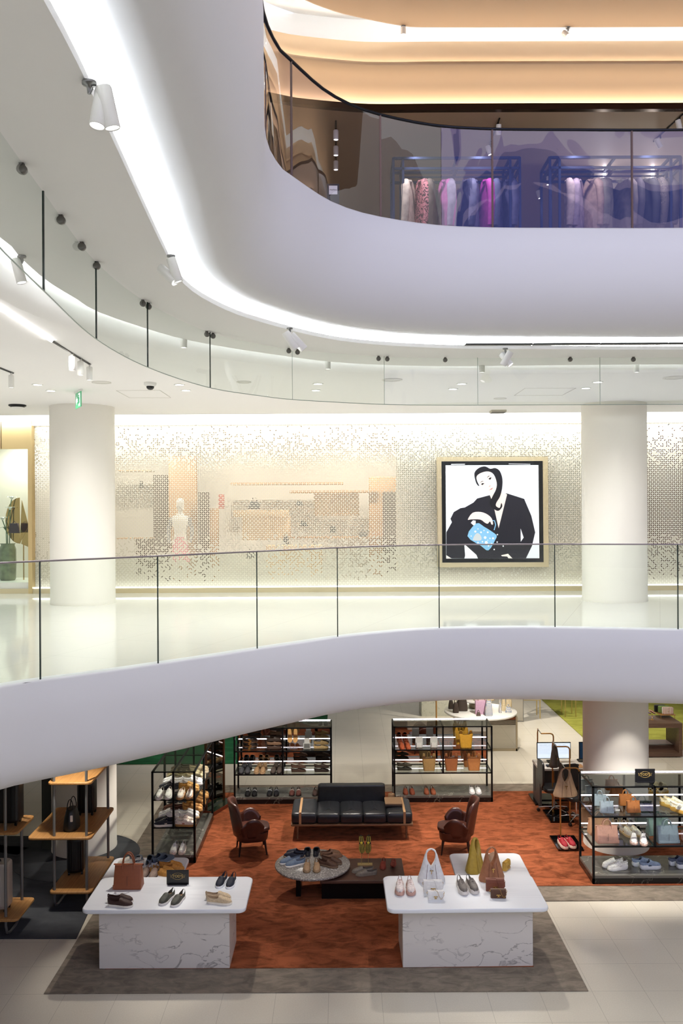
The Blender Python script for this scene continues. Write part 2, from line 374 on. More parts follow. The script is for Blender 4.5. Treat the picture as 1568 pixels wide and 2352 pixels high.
mb = MB(); sweep(mb, S4, [(-.6, 12.3), (.9, 12.3)]); st('ceiling_8', mb, mat('slot_paint', '#f2f2f0', .6))
# upper shop interior
shopc = mat('upper_shop_ceiling', '#b3a08a', .6); shopw = mat('upper_shop_wall', '#a79c8c', .6)
mb = MB(); R = []
for i, p in enumerate(offs(W3, .05)): R.append([(p.x, p.y, 10.80), (-9 + 18*i/(NS-1), 19, 10.80)])
mb.rings(R, False, False, False); st('ceiling_9', mb, shopc)
mb = MB(); mb.box(-9, 9, 16.5, 16.6, 8.2, 10.8); mb.box(-9, -8.9, 9, 16.6, 8.2, 10.8); st('wall_shop', mb, shopw)
# walls that close the building on the far sides and behind the camera
cw = mat('atrium_wall', '#dcd8d0', .6)
mb = MB(); mb.box(-14.1, -14, -12, 34, 0, 16); st('wall_left', mb, cw)
mb = MB(); mb.box(14, 14.1, -12, 34, 0, 16); st('wall_right', mb, cw)
mb = MB(); mb.box(-14, 14, 34, 34.1, 0, 4); mb.box(-14, 14, -12.1, -12, 0, 8.4); st('wall_far', mb, cw)
mb = MB(); mb.box(-14, 14, -12, -1.2, 3.3, 4.1); st('floor_4', mb, upfloor_m, 'walkway the view is taken from')

# ---------- glass balustrades ----------
def near_x(curve, x, lo=0):
    best = min(range(lo, len(curve)), key=lambda i: abs(curve[i].x - x)); return best
def balustrade(name, label, curve, seams, z0, h, inset, gm, sm, rm, rail_r=.012, smw=.006, low=None):
    C = resample(offs(curve, inset), 600)
    root = thing(name, label, 'balustrade', (C[300].x, C[300].y, z0)); inv = Matrix.Translation((-C[300].x, -C[300].y, -z0))
    L = [0]
    for a, b in zip(C, C[1:]): L.append(L[-1] + (b - a).length)
    idx = sorted(min(range(600), key=lambda i: (C[i] - s).length) for s in seams)
    ends = [idx[0] - 60 if idx[0] > 60 else 0] + idx + [min(599, idx[-1] + 110)]
    for a, b in zip(ends, ends[1:]):
        seg = C[a:b+1]
        if len(seg) > 12: seg = seg[::max(1, len(seg)//16)] + [seg[-1]]
        if (seg[0]-seg[-1]).length < .1: continue
        seg = resample(seg, max(6, len(seg)))
        d = .006 / max((seg[-1]-seg[0]).length, .1); seg[0] = seg[0].lerp(seg[1], .03); seg[-1] = seg[-1].lerp(seg[-2], .03)
        m = MB(); sweep(m, seg, [(0, z0), (0, z0 + h)]); m.v = [tuple(inv @ Vector(p)) for p in m.v]; m.build('glass_panel', gm, root)
    for i in idx:
        p = C[i]; m = MB(); m.box(-smw, smw, -.008, .008, 0, h, T(p.x - C[300].x, p.y - C[300].y, 0)); m.build('panel_joint', sm, root)
    if rm is not None:
        cc = C[ends[0]:ends[-1]+1:6]
        m = MB(); m.tube([(p.x, p.y, z0 + h) for p in cc], rail_r, 8); m.v = [tuple(inv @ Vector(p)) for p in m.v]; m.build('top_rail', rm, root)
        m = MB(); sweep(m, cc, [(-.012, z0 - .01), (-.012, z0 + .012), (.012, z0 + .012), (.012, z0 - .01)], closed=True, smooth=False); m.v = [tuple(inv @ Vector(p)) for p in m.v]
        m.build('base_channel', seam_m, root)
    return root, C
balustrade('glass_balustrade', 'clear frameless glass balustrade along the curved edge of the middle floor', L2,
           [P(x, y, 4.1).xy for x, y in ((92,1562),(369,1524),(595,1490),(778,1463),(1010,1443),(1278,1441),(1559,1446))], 4.08, 1.09, .03, bal_glass, seam_m, rail_m, .009)
balustrade('glass_balustrade', 'violet tinted glass balustrade with dark rail on the upper floor edge', L3,
           [P(x, y, 8.38).xy for x, y in ((676,405),(878,497),(1131,521),(1452,522))], 8.35, 1.0, .03, up_glass, mat('bronze_joint', '#5a4a3c', .25, .8), mat('dark_rail', '#22242c', .3, .7), .014, .009)

# smoke barrier of hanging glass with round clips
BP = [(-30,262),(0,300),(100,440),(220,600),(340,695),(480,762),(600,790),(680,803),(870,818),(1000,821),(1250,821),(1568,820)]
bb = [P(x, y, 7.38).xy for x, y in BP]
BC = resample(crom([Vector((-1.55, 2.0))] + bb + [Vector((6, 10.05))]), 400)
root = thing('smoke_barrier', 'hanging curved glass smoke barrier below the middle floor ceiling', 'glass barrier', (BC[200].x, BC[200].y, 7.38))
inv = Matrix.Translation((-BC[200].x, -BC[200].y, -7.38))
sx = [(100,440),(222,602),(337,694),(483,763),(675,802),(880,819),(1095,821),(1382,820)]
ii = [min(range(400), key=lambda i: (BC[i] - P(x, y, 7.38).xy).length) for x, y in sx]
for a, b in zip([0] + ii, ii + [399]):
    seg = resample(BC[a:b+1], max(4, (b - a)//4)); m = MB(); sweep(m, seg, [(0, 6.83), (0, 7.375)]); m.v = [tuple(inv @ Vector(p)) for p in m.v]; m.build('glass_panel', bar_glass, root)
for k, i in enumerate(ii):
    p = BC[i]; w_ = .005 if k < 4 else .0022; m = MB(); m.box(-w_, w_, -.006, .006, -.55, 0, T(p.x - BC[200].x, p.y - BC[200].y, 0)); m.build('panel_joint', seam_m if k < 4 else mat('pale_glass_edge', '#9aa89c', .3), root)
m = MB(); m.tube([(p.x, p.y, 6.83) for p in BC[::5]], .004, 6); m.v = [tuple(inv @ Vector(p)) for p in m.v]; m.build('bottom_edge', mat('pale_glass_edge', '#9aa89c', .3), root)
clipm = mat('clip_metal', '#6e6c68', .3, .9)
for x, y in ((50,375),(140,494),(188,556),(222,601),(328,689),(341,696),(475,761),(489,765),(663,800),(683,803),(869,818),(889,819),(1022,821),(1165,821),(1309,820),(1454,820)):
    q = P(x, y, 7.38); m = MB(); m.lathe([(.004, -.02), (.024, -.02), (.026, -.01), (.026, .01), (.02, .016), (.004, .016)], 14, M=T(q.x - BC[200].x, q.y - BC[200].y, -.03, rx=math.pi/2))
    m.box(-.012, .012, -.012, .012, 0, .006, T(q.x - BC[200].x, q.y - BC[200].y, -.006)); m.build('glass_clip', clipm, root)

# ---------- columns ----------
colm = mat('column_plaster', '#e8e4da', .55)
def column(name, cx, cy, z0, z1, r, label):
    m = MB(); m.lathe([(r + .004, z0), (r + .004, z0 + .05), (r, z0 + .055), (r, z1)], 64, (cx, cy, 0), cap=False)
    o = m.build(name, colm); o['kind'] = 'structure'; o['label'] = label; return o
cl = Q(190, 1180, 14.6); cr = Q(1410, 1180, 14.6); RAD = .527
for k, (c, z0, z1, lb) in enumerate(((cl, 4.1, 7.38, 'left white round column on the middle floor'), (cr, 4.1, 7.38, 'right white round column on the middle floor'),
                     (cl, 0, 3.07, 'left white round column on the ground floor'), (cr, 0, 3.07, 'right white round column on the ground floor'))):
    column('trim_%d' % (20 + k), c.x, 14.6, z0, z1, RAD, lb)

# ---------- shop wall of the middle floor ----------
WZ0, WZ1 = Q(700, 1350, WALLY).z, Q(700, 968, WALLY).z        # 4.18 .. 7.28
def perforated(name, back='#efece2', lo=.0, hi=1.0, mid=None):
    m = mat(name, back, .45); nt = m.node_tree; b = nt.nodes['Principled BSDF']; out = nt.nodes['Material Output']
    g = N(nt, 'ShaderNodeNewGeometry'); s = N(nt, 'ShaderNodeSeparateXYZ'); nt.links.new(g.outputs['Position'], s.inputs[0])
    d = .0735
    u = M2(nt, 'DIVIDE', s.outputs[0], d); v = M2(nt, 'DIVIDE', s.outputs[2], d)
    fu = M2(nt, 'SUBTRACT', M2(nt, 'FRACT', u), .5); fv = M2(nt, 'SUBTRACT', M2(nt, 'FRACT', v), .5)
    pu = M2(nt, 'SUBTRACT', M2(nt, 'ABSOLUTE', fu), .25); pv = M2(nt, 'SUBTRACT', M2(nt, 'ABSOLUTE', fv), .25)
    al = M2(nt, 'MULTIPLY', M2(nt, 'ADD', pu, pv), .7071); ac = M2(nt, 'ABSOLUTE', M2(nt, 'MULTIPLY', M2(nt, 'SUBTRACT', pu, pv), .7071))
    q = M2(nt, 'DIVIDE', al, .28); wd = M2(nt, 'MULTIPLY', M2(nt, 'SUBTRACT', 1.0, M2(nt, 'MULTIPLY', q, q)), .125)
    petal = M2(nt, 'LESS_THAN', ac, wd)
    # random presence of each petal, thinning out towards the top and bottom of the screen
    c1 = M2(nt, 'FLOOR', M2(nt, 'MULTIPLY', u, 2)); c2 = M2(nt, 'FLOOR', M2(nt, 'MULTIPLY', v, 2))
    cb = N(nt, 'ShaderNodeCombineXYZ'); nt.links.new(c1, cb.inputs[0]); nt.links.new(c2, cb.inputs[1])
    wn = N(nt, 'ShaderNodeTexWhiteNoise', noise_dimensions='2D'); nt.links.new(cb.outputs[0], wn.inputs[0])
    h = M2(nt, 'ABSOLUTE', M2(nt, 'SUBTRACT', s.outputs[2], (WZ0 + WZ1)/2 + .05))
    mr = N(nt, 'ShaderNodeMapRange'); mr.inputs[1].default_value = .55; mr.inputs[2].default_value = 1.5; mr.inputs[3].default_value = 1.02; mr.inputs[4].default_value = 0.0
    nt.links.new(h, mr.inputs[0])
    on = M2(nt, 'MULTIPLY', petal, M2(nt, 'LESS_THAN', wn.outputs[0], mr.outputs[0]))
    tr = N(nt, 'ShaderNodeBsdfTransparent'); mx = N(nt, 'ShaderNodeMixShader')
    nt.links.new(on, mx.inputs[0]); nt.links.new(b.outputs[0], mx.inputs[1]); nt.links.new(tr.outputs[0], mx.inputs[2]); nt.links.new(mx.outputs[0], out.inputs[0])
    # faint outline of the closed petals
    line = M2(nt, 'MULTIPLY', M2(nt, 'LESS_THAN', ac, M2(nt, 'ADD', wd, .022)), .32)
    mc = N(nt, 'ShaderNodeMix', data_type='RGBA'); mc.inputs[6].default_value = srgb(back); mc.inputs[7].default_value = srgb('#8d7c58'); nt.links.new(line, mc.inputs[0])
    nt.links.new(mc.outputs[2], b.inputs['Base Color']); return m
perf = perforated('perforated_screen', '#dbd4c2')
goldw = mat('pale_gold_frame', '#d8c8a4', .35, .55)
xs = lambda px: Q(px, 1180, WALLY).x
XL, XR = xs(75), 8.9
def panel(x0, x1, y, label):
    m = MB(); m.box(x0, x1, y, y + .006, WZ0, WZ1)
    root = thing('perforated_screen', label, 'screen', ((x0+x1)/2, y, WZ0)); m.v = [(p[0]-(x0+x1)/2, p[1]-y, p[2]-WZ0) for p in m.v]
    m.build('screen_sheet', perf, root); return root
panel(XL, xs(262), WALLY + .12, 'white perforated petal pattern screen between gold frame and left column')
panel(xs(262)+.002, xs(912), WALLY + .12, 'wide white perforated petal screen with shop shelves showing behind it')
panel(xs(912)+.002, xs(1410), WALLY + .12, 'white petal pattern screen that carries the framed poster')
panel(xs(1410)+.002, XR, WALLY + .12, 'petal pattern screen right of the right column with brown behind')
m = MB(); m.box(xs(74), XR, WALLY - .02, WALLY + .10, WZ1 - .02, WZ1 + .07); st('trim_9', m, goldw, 'pale gold frame above the screens')
m = MB(); m.box(-8, XR, WALLY - .02, WALLY + .10, 4.1, WZ0 + .01); st('trim_10', m, goldw, 'pale gold frame below the screens')
m = MB(); m.box(xs(66), xs(75), WALLY - .04, WALLY + .14, 4.1, WZ1 + .07); st('trim_11', m, gold, 'gold upright at the shop window')
m = MB(); m.box(XL, XR, WALLY + .03, WALLY + .07, WZ1 - .045, WZ1 - .022); m.box(XL, XR, WALLY + .03, WALLY + .07, WZ0 + .012, WZ0 + .03); st('trim_12', m, led_s, 'light strips washing the screens')
m = MB(); m.box(-9, 9, WALLY + .2, WALLY + .25, WZ1 + .05, 7.8); st('wall_header', m, ceil_m)
m = MB(); m.box(xs(914), xs(1476), WALLY + .22, WALLY + .25, WZ1 - .03, WZ1 - .01); m.box(xs(914), xs(1476), WALLY + .22, WALLY + .25, WZ0 + .02, WZ0 + .04); st('trim_16', m, led_s, 'light strips behind the poster screen')
# the shop room behind the screens
pw = mat('shop_plaster', '#d8c2a2', .6); pw2 = mat('shop_white_plaster', '#ddd6ca', .6)
m = MB(); m.box(-9, 9, 19.4, 19.5, 4.1, 7.6); st('wall_shop_back', m, pw2)
m = MB(); m.box(-9, 9, WALLY + .25, 19.4, 7.45, 7.5); st('ceiling_10', m, ceil_m)
m = MB(); m.box(xs(913), xs(1478), WALLY + .34, WALLY + .4, 4.1, 7.5); st('wall_shop_front', m, mat('pale_gold_backing', '#f4efe4', .5))
m = MB(); m.box(xs(1478), xs(1486), WALLY + .3, 19.4, 4.1, 7.5); st('wall_shop_side', m, pw)
m = MB(); m.box(xs(1486), 9, 17.4, 17.5, 4.1, 7.3); st('wall_shop_inner', m, mat('walnut_backing', '#6b4a34', .5))
brownp = mat('tan_shop_panel', '#b98d5f', .5); darkp = mat('dark_shop_panel', '#4a3a2c', .5); sandp = mat('sand_shop_panel', '#d9b88e', .5); whitep = mat('white_shelf', '#f0ece2', .4)
def sbox(px0, py0, px1, py1, Y, d, m_, name, label, cat, group=None):
    a = Q(px0, py0, Y); b = Q(px1, py1, Y); mb = MB(); mb.prism(rrect(b.x-a.x, d, .01, 2), 0, a.z - b.z, bev=.004)
    o = mb.build(name, m_, None, ((a.x+b.x)/2, Y + d/2, b.z)); tag(o, label, cat, group); return o
for a in ((387,1048,450,1350,18.6,.3,brownp,'partition_board','tall tan panel behind the screen right of the left column','panel'),
          (352,1090,386,1350,18.8,.3,darkp,'partition_board','narrow dark brown panel left of the tall tan one','panel'),
          (455,1130,478,1350,18.2,.3,darkp,'partition_board','very dark slim upright behind the screen','panel'),
          (310,1238,386,1350,18.0,.4,darkp,'display_plinth','low dark plinth left of the dressed figure behind the screen','plinth'),
          (478,1168,500,1350,18.5,.3,brownp,'partition_board','short tan panel behind the red tall box','panel'),
          (848,1095,912,1350,18.4,.4,brownp,'partition_board','tan panel at the right end of the wide screen','panel'),
          (880,1130,912,1350,17.8,.3,darkp,'partition_board','dark panel at the right end of the wide screen','panel'),
          (720,1130,825,1184,18.6,.3,sandp,'hanging_cabinet','sand coloured wall cabinet behind the wide screen','cabinet'),
          (536,1172,662,1186,18.0,.45,sandp,'shop_shelf','long sand shelf under the dome shaped bag','shelf'),
          (555,1186,665,1240,18.1,.4,sandp,'display_plinth','sand plinth below the long shelf','plinth'),
          (528,1109,788,1112,18.6,.4,brownp,'shop_shelf','thin upper shelf behind the wide screen','shelf'),
          (665,1127,870,1131,18.3,.4,brownp,'shop_shelf','thin middle shelf behind the wide screen','shelf'),
          (640,1233,880,1237,18.2,.4,brownp,'shop_shelf','thin low shelf behind the wide screen','shelf'),
          (268,1080,346,1082,18.6,.4,brownp,'shop_shelf','thin shelf beside the left column behind the screen','shelf'),
          (268,1236,346,1239,18.4,.4,brownp,'shop_shelf','low shelf beside the left column behind the screen','shelf'),
          (610,1254,740,1350,17.4,.5,sandp,'display_counter','sand display counter low behind the wide screen','counter'),
          (501,1136,512,1168,17.8,.2,mat('red_box','#c8442e',.5),'tall_box','small bright red box behind the screen','box')): sbox(*a)
def dome_bag(loc, w, h, d, m_, label, parent_cat='bag', group=None):
    r = thing('handbag', label, parent_cat, loc); mb = MB()
    R = []
    for t in (0, .03, .15, .4, .65, .85, .97, 1):
        k = (1 - .42*t**2.2) * (.92 if t in (0, 1) else 1); R.append([(x, y, h*t) for x, y in rrect(w*k, d*k, d*.3*k, 3)])
    mb.rings(R); mb.build('bag_body', m_, r)
    for s in (-1, 1):
        mb = MB(); mb.tube([(w*.22*math.cos(a), s*d*.22, h*.96 + h*.5*math.sin(a)) for a in [math.pi*k/10 for k in range(11)]], w*.018 + .003, 6); mb.build('handle', m_, r)
    return r
blk = mat('black_leather', '#17171a', .4, 0, .1, 40)
for px, py, w_, h_, lb in ((584,1170,.24,.17,'dark dome shaped bag on the long sand shelf'),(687,1162,.16,.09,'small grey bag on the middle shelf behind the screen'),
                  (657,1252,.13,.18,'small black bag standing low behind the screen centre'),(764,1224,.13,.15,'small dark bag above the low shelf behind the screen'),
                  (325,1120,.1,.1,'tiny dark bag high up beside the left column'),(576,1283,.2,.14,'dark bag low behind the second glass joint'),(833,1233,.2,.1,'dark slanting bag at the right of the low shelf'),
                  (697,1208,.17,.08,'grey bag beneath the middle shelf'),(720,1262,.1,.12,'tiny bag on the sand counter')):
    q = Q(px, py, 18.1); dome_bag(q, w_, h_, .12, blk, lb)
# dressed mannequin behind the screen
q = Q(415, 1350, 17.9); mn = thing('mannequin', 'pale mannequin in checked top and pink skirt behind the screen', 'mannequin', (q.x, 17.9, 4.1))
m = MB(); m.rings([[(x, y, z) for x, y in rrect(w_, d_, .05, 4)] for z, w_, d_ in ((.86,.3,.2),(1.0,.26,.18),(1.12,.24,.17),(1.3,.32,.2),(1.42,.36,.18),(1.47,.12,.1),(1.55,.1,.1),(1.6,.14,.16),(1.7,.16,.19),(1.78,.12,.14),(1.81,.04,.04))]); m.build('torso', mat('mannequin_white', '#e8e6e2', .4), mn)
m = MB(); m.lathe([(.2, .5), (.17, .8), (.13, 1.0)], 16); m.build('skirt', mat('pink_cloth', '#d88a96', .8), mn)
m = MB(); [m.tube([(s*.08, 0, 0), (s*.08, 0, .55)], .05, 8) for s in (-1, 1)]; m.build('legs', MATS['mannequin_white'], mn)
m = MB(); [m.tube([(s*.17, 0, 1.4), (s*.24, 0, 1.15), (s*.22, -.08, .9)], [.05, .045, .03], 8) for s in (-1, 1)]; m.build('arms', mat('checked_cloth', '#8a8a90', .8, 0, .5, 60), mn)
for px, py in ((330,1040),(450,1030),(600,1020),(760,1025),(860,1030)):
    pass
for x, p in ((-4.2, 90), (-2.2, 90), (-.2, 90), (1.0, 70)):
    spot('downlight', (x, 17.7, 7.42), (x, 18.2, 4.1), p * 2.2, 150, .8, (1, .93, .8), .06)
spot('downlight', (5.5, 16.9, 7.4), (5.5, 17.1, 4.1), 22, 140, .8, (1, .85, .65), .06)
# bay with vase at the far left
vx0, vx1 = -8.2, xs(66)
m = MB(); m.box(vx0, vx1, WALLY, WALLY + .08, Q(30,1031,WALLY).z, 7.33); st('trim_13', m, gold, 'brushed gold panel above the shop window')
m = MB(); m.box(xs(3), xs(4), WALLY - .01, WALLY, Q(30,1031,WALLY).z, 7.33); st('trim_14', m, bronze)
m = MB(); m.box(vx0, vx1, WALLY + .02, 17.6, 4.1, Q(30,1338,WALLY).z); st('trim_15', m, mat('window_plinth', '#f0eee8', .4), 'white floor of the shop window')
m = MB(); m.box(vx0, vx1 + .05, 17.6, 17.66, 4.1, 7.4); st('wall_window_back', m, mat('window_backing', '#ece4d6', .5))
m = MB(); m.box(vx0, vx1, WALLY + .01, WALLY + .02, Q(30,1338,WALLY).z, Q(30,1031,WALLY).z); st('window_1', m, glass('shop_window_glass', '#f4faf6', .7))
spot('downlight', (-6.3, 16.9, 7.2), (-6.3, 17.3, 4.1), 120, 150, .8, (1, .97, .9), .05)
PZ = Q(30,1338,WALLY).z
vz = Q(18,1334,16.9); sc_ = 16.9/F
v_ = thing('vase', 'large olive green ceramic jar in the shop window', 'vase', (Q(18,1300,16.9).x, 16.9, PZ))
hgt = Q(18,1248,16.9).z - PZ; rr = 19*sc_
m = MB(); m.lathe([(rr*.8, 0), (rr*.95, .04), (rr, hgt*.5), (rr*.97, hgt*.85), (rr*.8, hgt*.95), (rr*.8, hgt*.97), (rr*.92, hgt), (rr*.7, hgt)], 32); m.build('jar', mat('olive_glaze', '#6c7458', .2, 0, .3, 8, coat=.5), v_)
fl = thing('flower_stems', 'tall white lily stems with dark leaves standing in the olive jar', 'flowers', (Q(18,1300,16.9).x, 16.9, PZ + hgt - .1))
gs = mat('dark_green_leaf', '#4c6a48', .5); pet = mat('white_petal', '#f2f2ea', .5)
for dx, hh, kx in ((-.02, .95, .1), (.03, .75, .02), (.0, .55, -.1)):
    m = MB(); m.tube([(dx, 0, 0), (dx*1.5, 0, hh*.5), (dx + kx, 0, hh)], .009, 6); m.build('stem', gs, fl)
    m = MB()
    for k in range(6):
        a = k*math.pi/3; m.rings([[(dx+kx + math.cos(a)*r + math.cos(a+1.57)*w_, math.sin(a)*r + math.sin(a+1.57)*w_, hh + z) for w_ in (-ww, 0, ww)] for r, z, ww in ((.01, 0, .01), (.04, .05, .025), (.08, .06, .02), (.1, .04, .003))], False, True, False)
    m.build('blossom', pet, fl)
for s in (-1, 1):
    m = MB(); m.rings([[(s*r, w_, z) for w_ in (-ww, 0, ww)] for r, z, ww in ((.0, .3, .01), (.08, .42, .04), (.16, .4, .04), (.22, .3, .005))], False, True, False); m.build('leaf', gs, fl)
q = Q(48, 1190, 17.0); fan = thing('fan_sculpture', 'gold fan shaped sculpture beside the olive jar', 'sculpture', q)
m = MB(); fanp = [(-.02, -.5)] + [(-.28*math.sin(math.radians(a)) - .02, .45*math.cos(math.radians(a)) - .05) for a in range(0, 181, 15)] + [(.15, -.15), (.02, .35)]
m.prism([(x, y) for x, y in fanp], -.01, .01, T(rx=math.pi/2)); m.build('fan_blade', mat('polished_gold', '#c9a468', .12, 1), fan)
m = MB(); m.prism([(0, -.5), (.22, -.6), (.3, -.3), (.12, -.12)], -.02, .0, T(rx=math.pi/2)); m.build('fold', MATS['polished_gold'], fan)
m = MB(); m.tube([(.05, 0, -.5), (.05, 0, -(q.z - PZ))], .012, 8); m.build('stand', MATS['polished_gold'], fan)
q = Q(33, 1215, 16.7); m = MB(); m.prism([(-.1, -.08), (.1, -.08), (.075, .11), (-.075, .11)], -.04, .04, T(rx=math.pi/2), bev=.01)
hb = m.build('evening_bag', mat('plum_leather', '#3a2630', .35), None, q); tag(hb, 'small plum coloured bag in front of the gold fan', 'bag')
m = MB(); m.tube([(-.05, 0, .1), (0, 0, .15), (.05, 0, .1)], .006, 6); m.build('handle', MATS['plum_leather'], hb)

# ---------- poster ----------
PY = WALLY - .02
pc = Q(1130, 1176, PY); pl = thing('framed_poster', 'large framed photo poster of a woman in dark blazer with blue bag', 'poster', pc)
def flat(pts, dep, name, m_, h=.002, parent=pl):
    mb = MB(); w_ = [Q(x, y, PY) for x, y in pts]; n = len(w_)
    mb.rings([[(p.x - pc.x, dd, p.z - pc.z) for p in w_] for dd in (-dep, -dep + h)], True, False); return mb.build(name, m_, parent)
def px(pts): return [(1000 + x*270/1568, 1040 + y*270/1568) for x, y in pts]
flat([(1003,1050),(1257,1049),(1259,1302),(1006,1303)], .03, 'frame', goldw, .13)
flat([(1013,1060),(1245,1059),(1247,1291),(1015,1292)], .034, 'black_border', mat('poster_black', '#0c0e12', .15), .004)
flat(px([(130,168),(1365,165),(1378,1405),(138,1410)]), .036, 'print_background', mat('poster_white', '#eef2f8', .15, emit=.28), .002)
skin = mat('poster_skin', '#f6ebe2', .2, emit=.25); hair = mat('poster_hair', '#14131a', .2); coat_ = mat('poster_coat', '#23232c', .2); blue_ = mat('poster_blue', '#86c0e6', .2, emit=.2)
def smooth(pts, n=4):
    q = [Vector(p) for p in pts]; L_ = len(q); o = []
    for i in range(L_):
        p0, p1, p2, p3 = q[i-1], q[i], q[(i+1) % L_], q[(i+2) % L_]
        for k in range(n):
            t = k/n; o.append(tuple(.5*((2*p1)+(p2-p0)*t+(2*p0-5*p1+4*p2-p3)*t*t+(3*p1-p0-3*p2+p3)*t**3)))
    return o
flat(px([(720,565),(550,610),(500,665),(385,730),(330,738),(240,790),(195,880),(215,925),(140,1060),(140,1365),(210,1408),(380,1408),(390,1370),(378,1220),(530,1355),(562,1408),(1200,1405),(1280,1240),(1322,1060),(1270,840),(1175,615),(940,540),(900,560)]), .038, 'blazer', coat_)
flat(px([(1128,1010),(1168,1130),(1130,1185)]), .039, 'gap_beside_sleeve', MATS['poster_white'], .001)
flat(px([(378,1215),(540,1360),(560,1408),(385,1408),(392,1365)]), .039, 'gap_below_elbow', MATS['poster_white'], .001)
flat(px([(465,935),(495,900),(530,905),(530,960),(505,972)]), .039, 'gap_behind_bag', MATS['poster_white'], .001)
flat(px([(715,560),(800,540),(870,525),(948,555),(835,1005),(785,780),(740,620)]), .040, 'neckline', skin)
flat(px(smooth([(550,300),(620,260),(720,250),(785,330),(815,400),(800,480),(745,545),(700,530),(600,450),(545,350)], 3)), .042, 'face', skin)
flat(px(smooth([(512,300),(530,240),(590,195),(660,185),(725,215),(790,205),(850,245),(885,350),(880,480),(850,590),(805,665),(800,710),(850,735),(870,670),(882,720),(830,775),(760,740),(720,670),(760,570),(800,490),(810,400),(770,290),(700,250),(610,265),(545,310),(545,370),(578,445),(540,410)], 3)), .044, 'hair_and_ponytail', hair)
flat(px(smooth([(425,890),(490,800),(600,790),(690,825),(745,880),(760,950),(740,955),(720,915),(690,945),(650,930),(590,890),(470,888)], 3)), .044, 'hand', skin)
flat(px([(868,1365),(960,1345),(1020,1408),(965,1405),(950,1382),(880,1378)]), .042, 'lower_hand', skin)
flat(px([(138,1365),(208,1408),(140,1408)]), .041, 'knee', skin, .001)
flat(px(smooth([(420,1110),(540,940),(640,985),(760,1060),(808,1105),(790,1160),(700,1300),(600,1240)], 3)), .046, 'blue_bag', blue_)
R = []
hp = [Q(*px([p])[0], PY) for p in ((640,985),(640,935),(680,925),(735,1050),(775,1030),(795,960),(780,905),(755,905))]
mb = MB(); mb.tube([(p.x-pc.x, -.046, p.z-pc.z) for p in hp[4:]] , .009, 6); mb.build('bag_handle', blue_, pl)
for i, (x, y, r) in enumerate(((525,1050,14),(560,1015,8),(470,1110,8),(600,1060,12),(655,1130,18),(690,1060,12),(670,1195,20),(720,1140,9),(760,1140,14),(620,1185,9),(560,1195,10),(700,1240,10),(740,1210,8),(640,1035,8),(550,1100,14),(585,1130,9),(690,1165,6))):
    flat(px([(x + r*math.cos(a), y + r*math.sin(a)) for a in [2*math.pi*k/10 for k in range(10)]]), .0475, 'white_dot', MATS['poster_white'], .001)
flat(px(smooth([(490,1160),(530,1080),(570,1075),(605,1120),(600,1165),(540,1170)], 2)), .048, 'tassel', mat('poster_tassel', '#dfe8ec', .3), .001)
for pts in ([(600,420),(620,405),(645,408),(620,432)], [(700,350),(720,330),(742,332),(722,362)]): flat(px(pts), .0435, 'eye', hair, .001)
for pts in ([(582,405),(610,380),(640,378),(610,388)], [(678,340),(695,312),(725,305),(700,320)]): flat(px(pts), .0435, 'eyebrow', hair, .001)
flat(px([(706,500),(735,478),(762,465),(745,488)]), .0435, 'lips', mat('poster_lips', '#c87870', .3), .001)
flat(px([(715,440),(728,432),(724,448),(700,458)]), .0435, 'nose_shade', mat('poster_nose', '#d8b8a8', .3), .001)
for k, (x, y) in enumerate(((818,1090),(775,1288),(895,1243),(815,1190))): flat(px([(x+10*math.cos(a), y+10*math.sin(a)) for a in [k2*math.pi/3 for k2 in range(6)]]), .0475, 'button', MATS['poster_white'], .001)
flat(px([(205,150),(388,148),(388,158),(205,161)]), .0355, 'film_edge_mark', MATS['poster_white'], .001); flat(px([(970,145),(1258,150),(1258,158),(970,152)]), .0355, 'film_edge_mark', MATS['poster_white'], .001)

# ---------- ceiling fittings ----------
whm = mat('white_metal', '#efeee8', .35)
def lamp_head(root, M, L=.2, r=.045):
    m = MB(); m.lathe([(r*.9, L), (r, L - .01), (r, .004), (r*.93, 0), (r*.86, .012), (r*.86, .02)], 24, M=M); o = m.build('lamp_head', whm, root)
    m = MB(); m.lathe([(.001, .010), (r*.86, .010), (r*.86, .014), (.001, .014)], 20, M=M); m.build('lens', lamp_e, root)
def ceiling_spot(loc, heads, label, group=None, L=.2, r=.045, lit=True):
    root = thing('ceiling_spotlight', label, 'spotlight', loc, 0, group)
    m = MB(); m.lathe([(.03, 0), (.03, -.012), (.012, -.016), (.008, -.05)], 14); m.tube([(0, 0, -.01), (.01, 0, -.03), (0, 0, -.05)], .006, 6); m.build('bracket', steel, root)
    for dx, dy, tx, ty in heads: lamp_head(root, T(dx, dy, -.015 - L, 0, tx, ty), L, r)
    return root
def pz(x, y, z=7.38): return P(x, y, z)
for (x, y, heads, lb, L_, r_) in (
    (205,185,[(.03,0,-.15,.12),(.09,.02,.1,-.2)],'pair of white cylinder spotlights at the lit slot, top left',.17,.033),
    (393,585,[(.03,0,-.4,-.75),(.05,.0,.1,-.3)],'pair of white cylinder spotlights at the bend of the lit slot',.17,.033),
    (665,752,[(0.06,0,.2,-.55),(.14,.02,.2,-.75)],'pair of white spotlights aimed apart left of centre on the curved slot',.19,.04),
    (1160,799,[(-.03,0,.3,.5),(.06,.0,-.3,-.6)],'pair of white spotlights beside the black linear vent',.17,.036)):
    q = pz(x, y); ceiling_spot((q.x, q.y, 7.375), heads, lb, None, L_, r_)
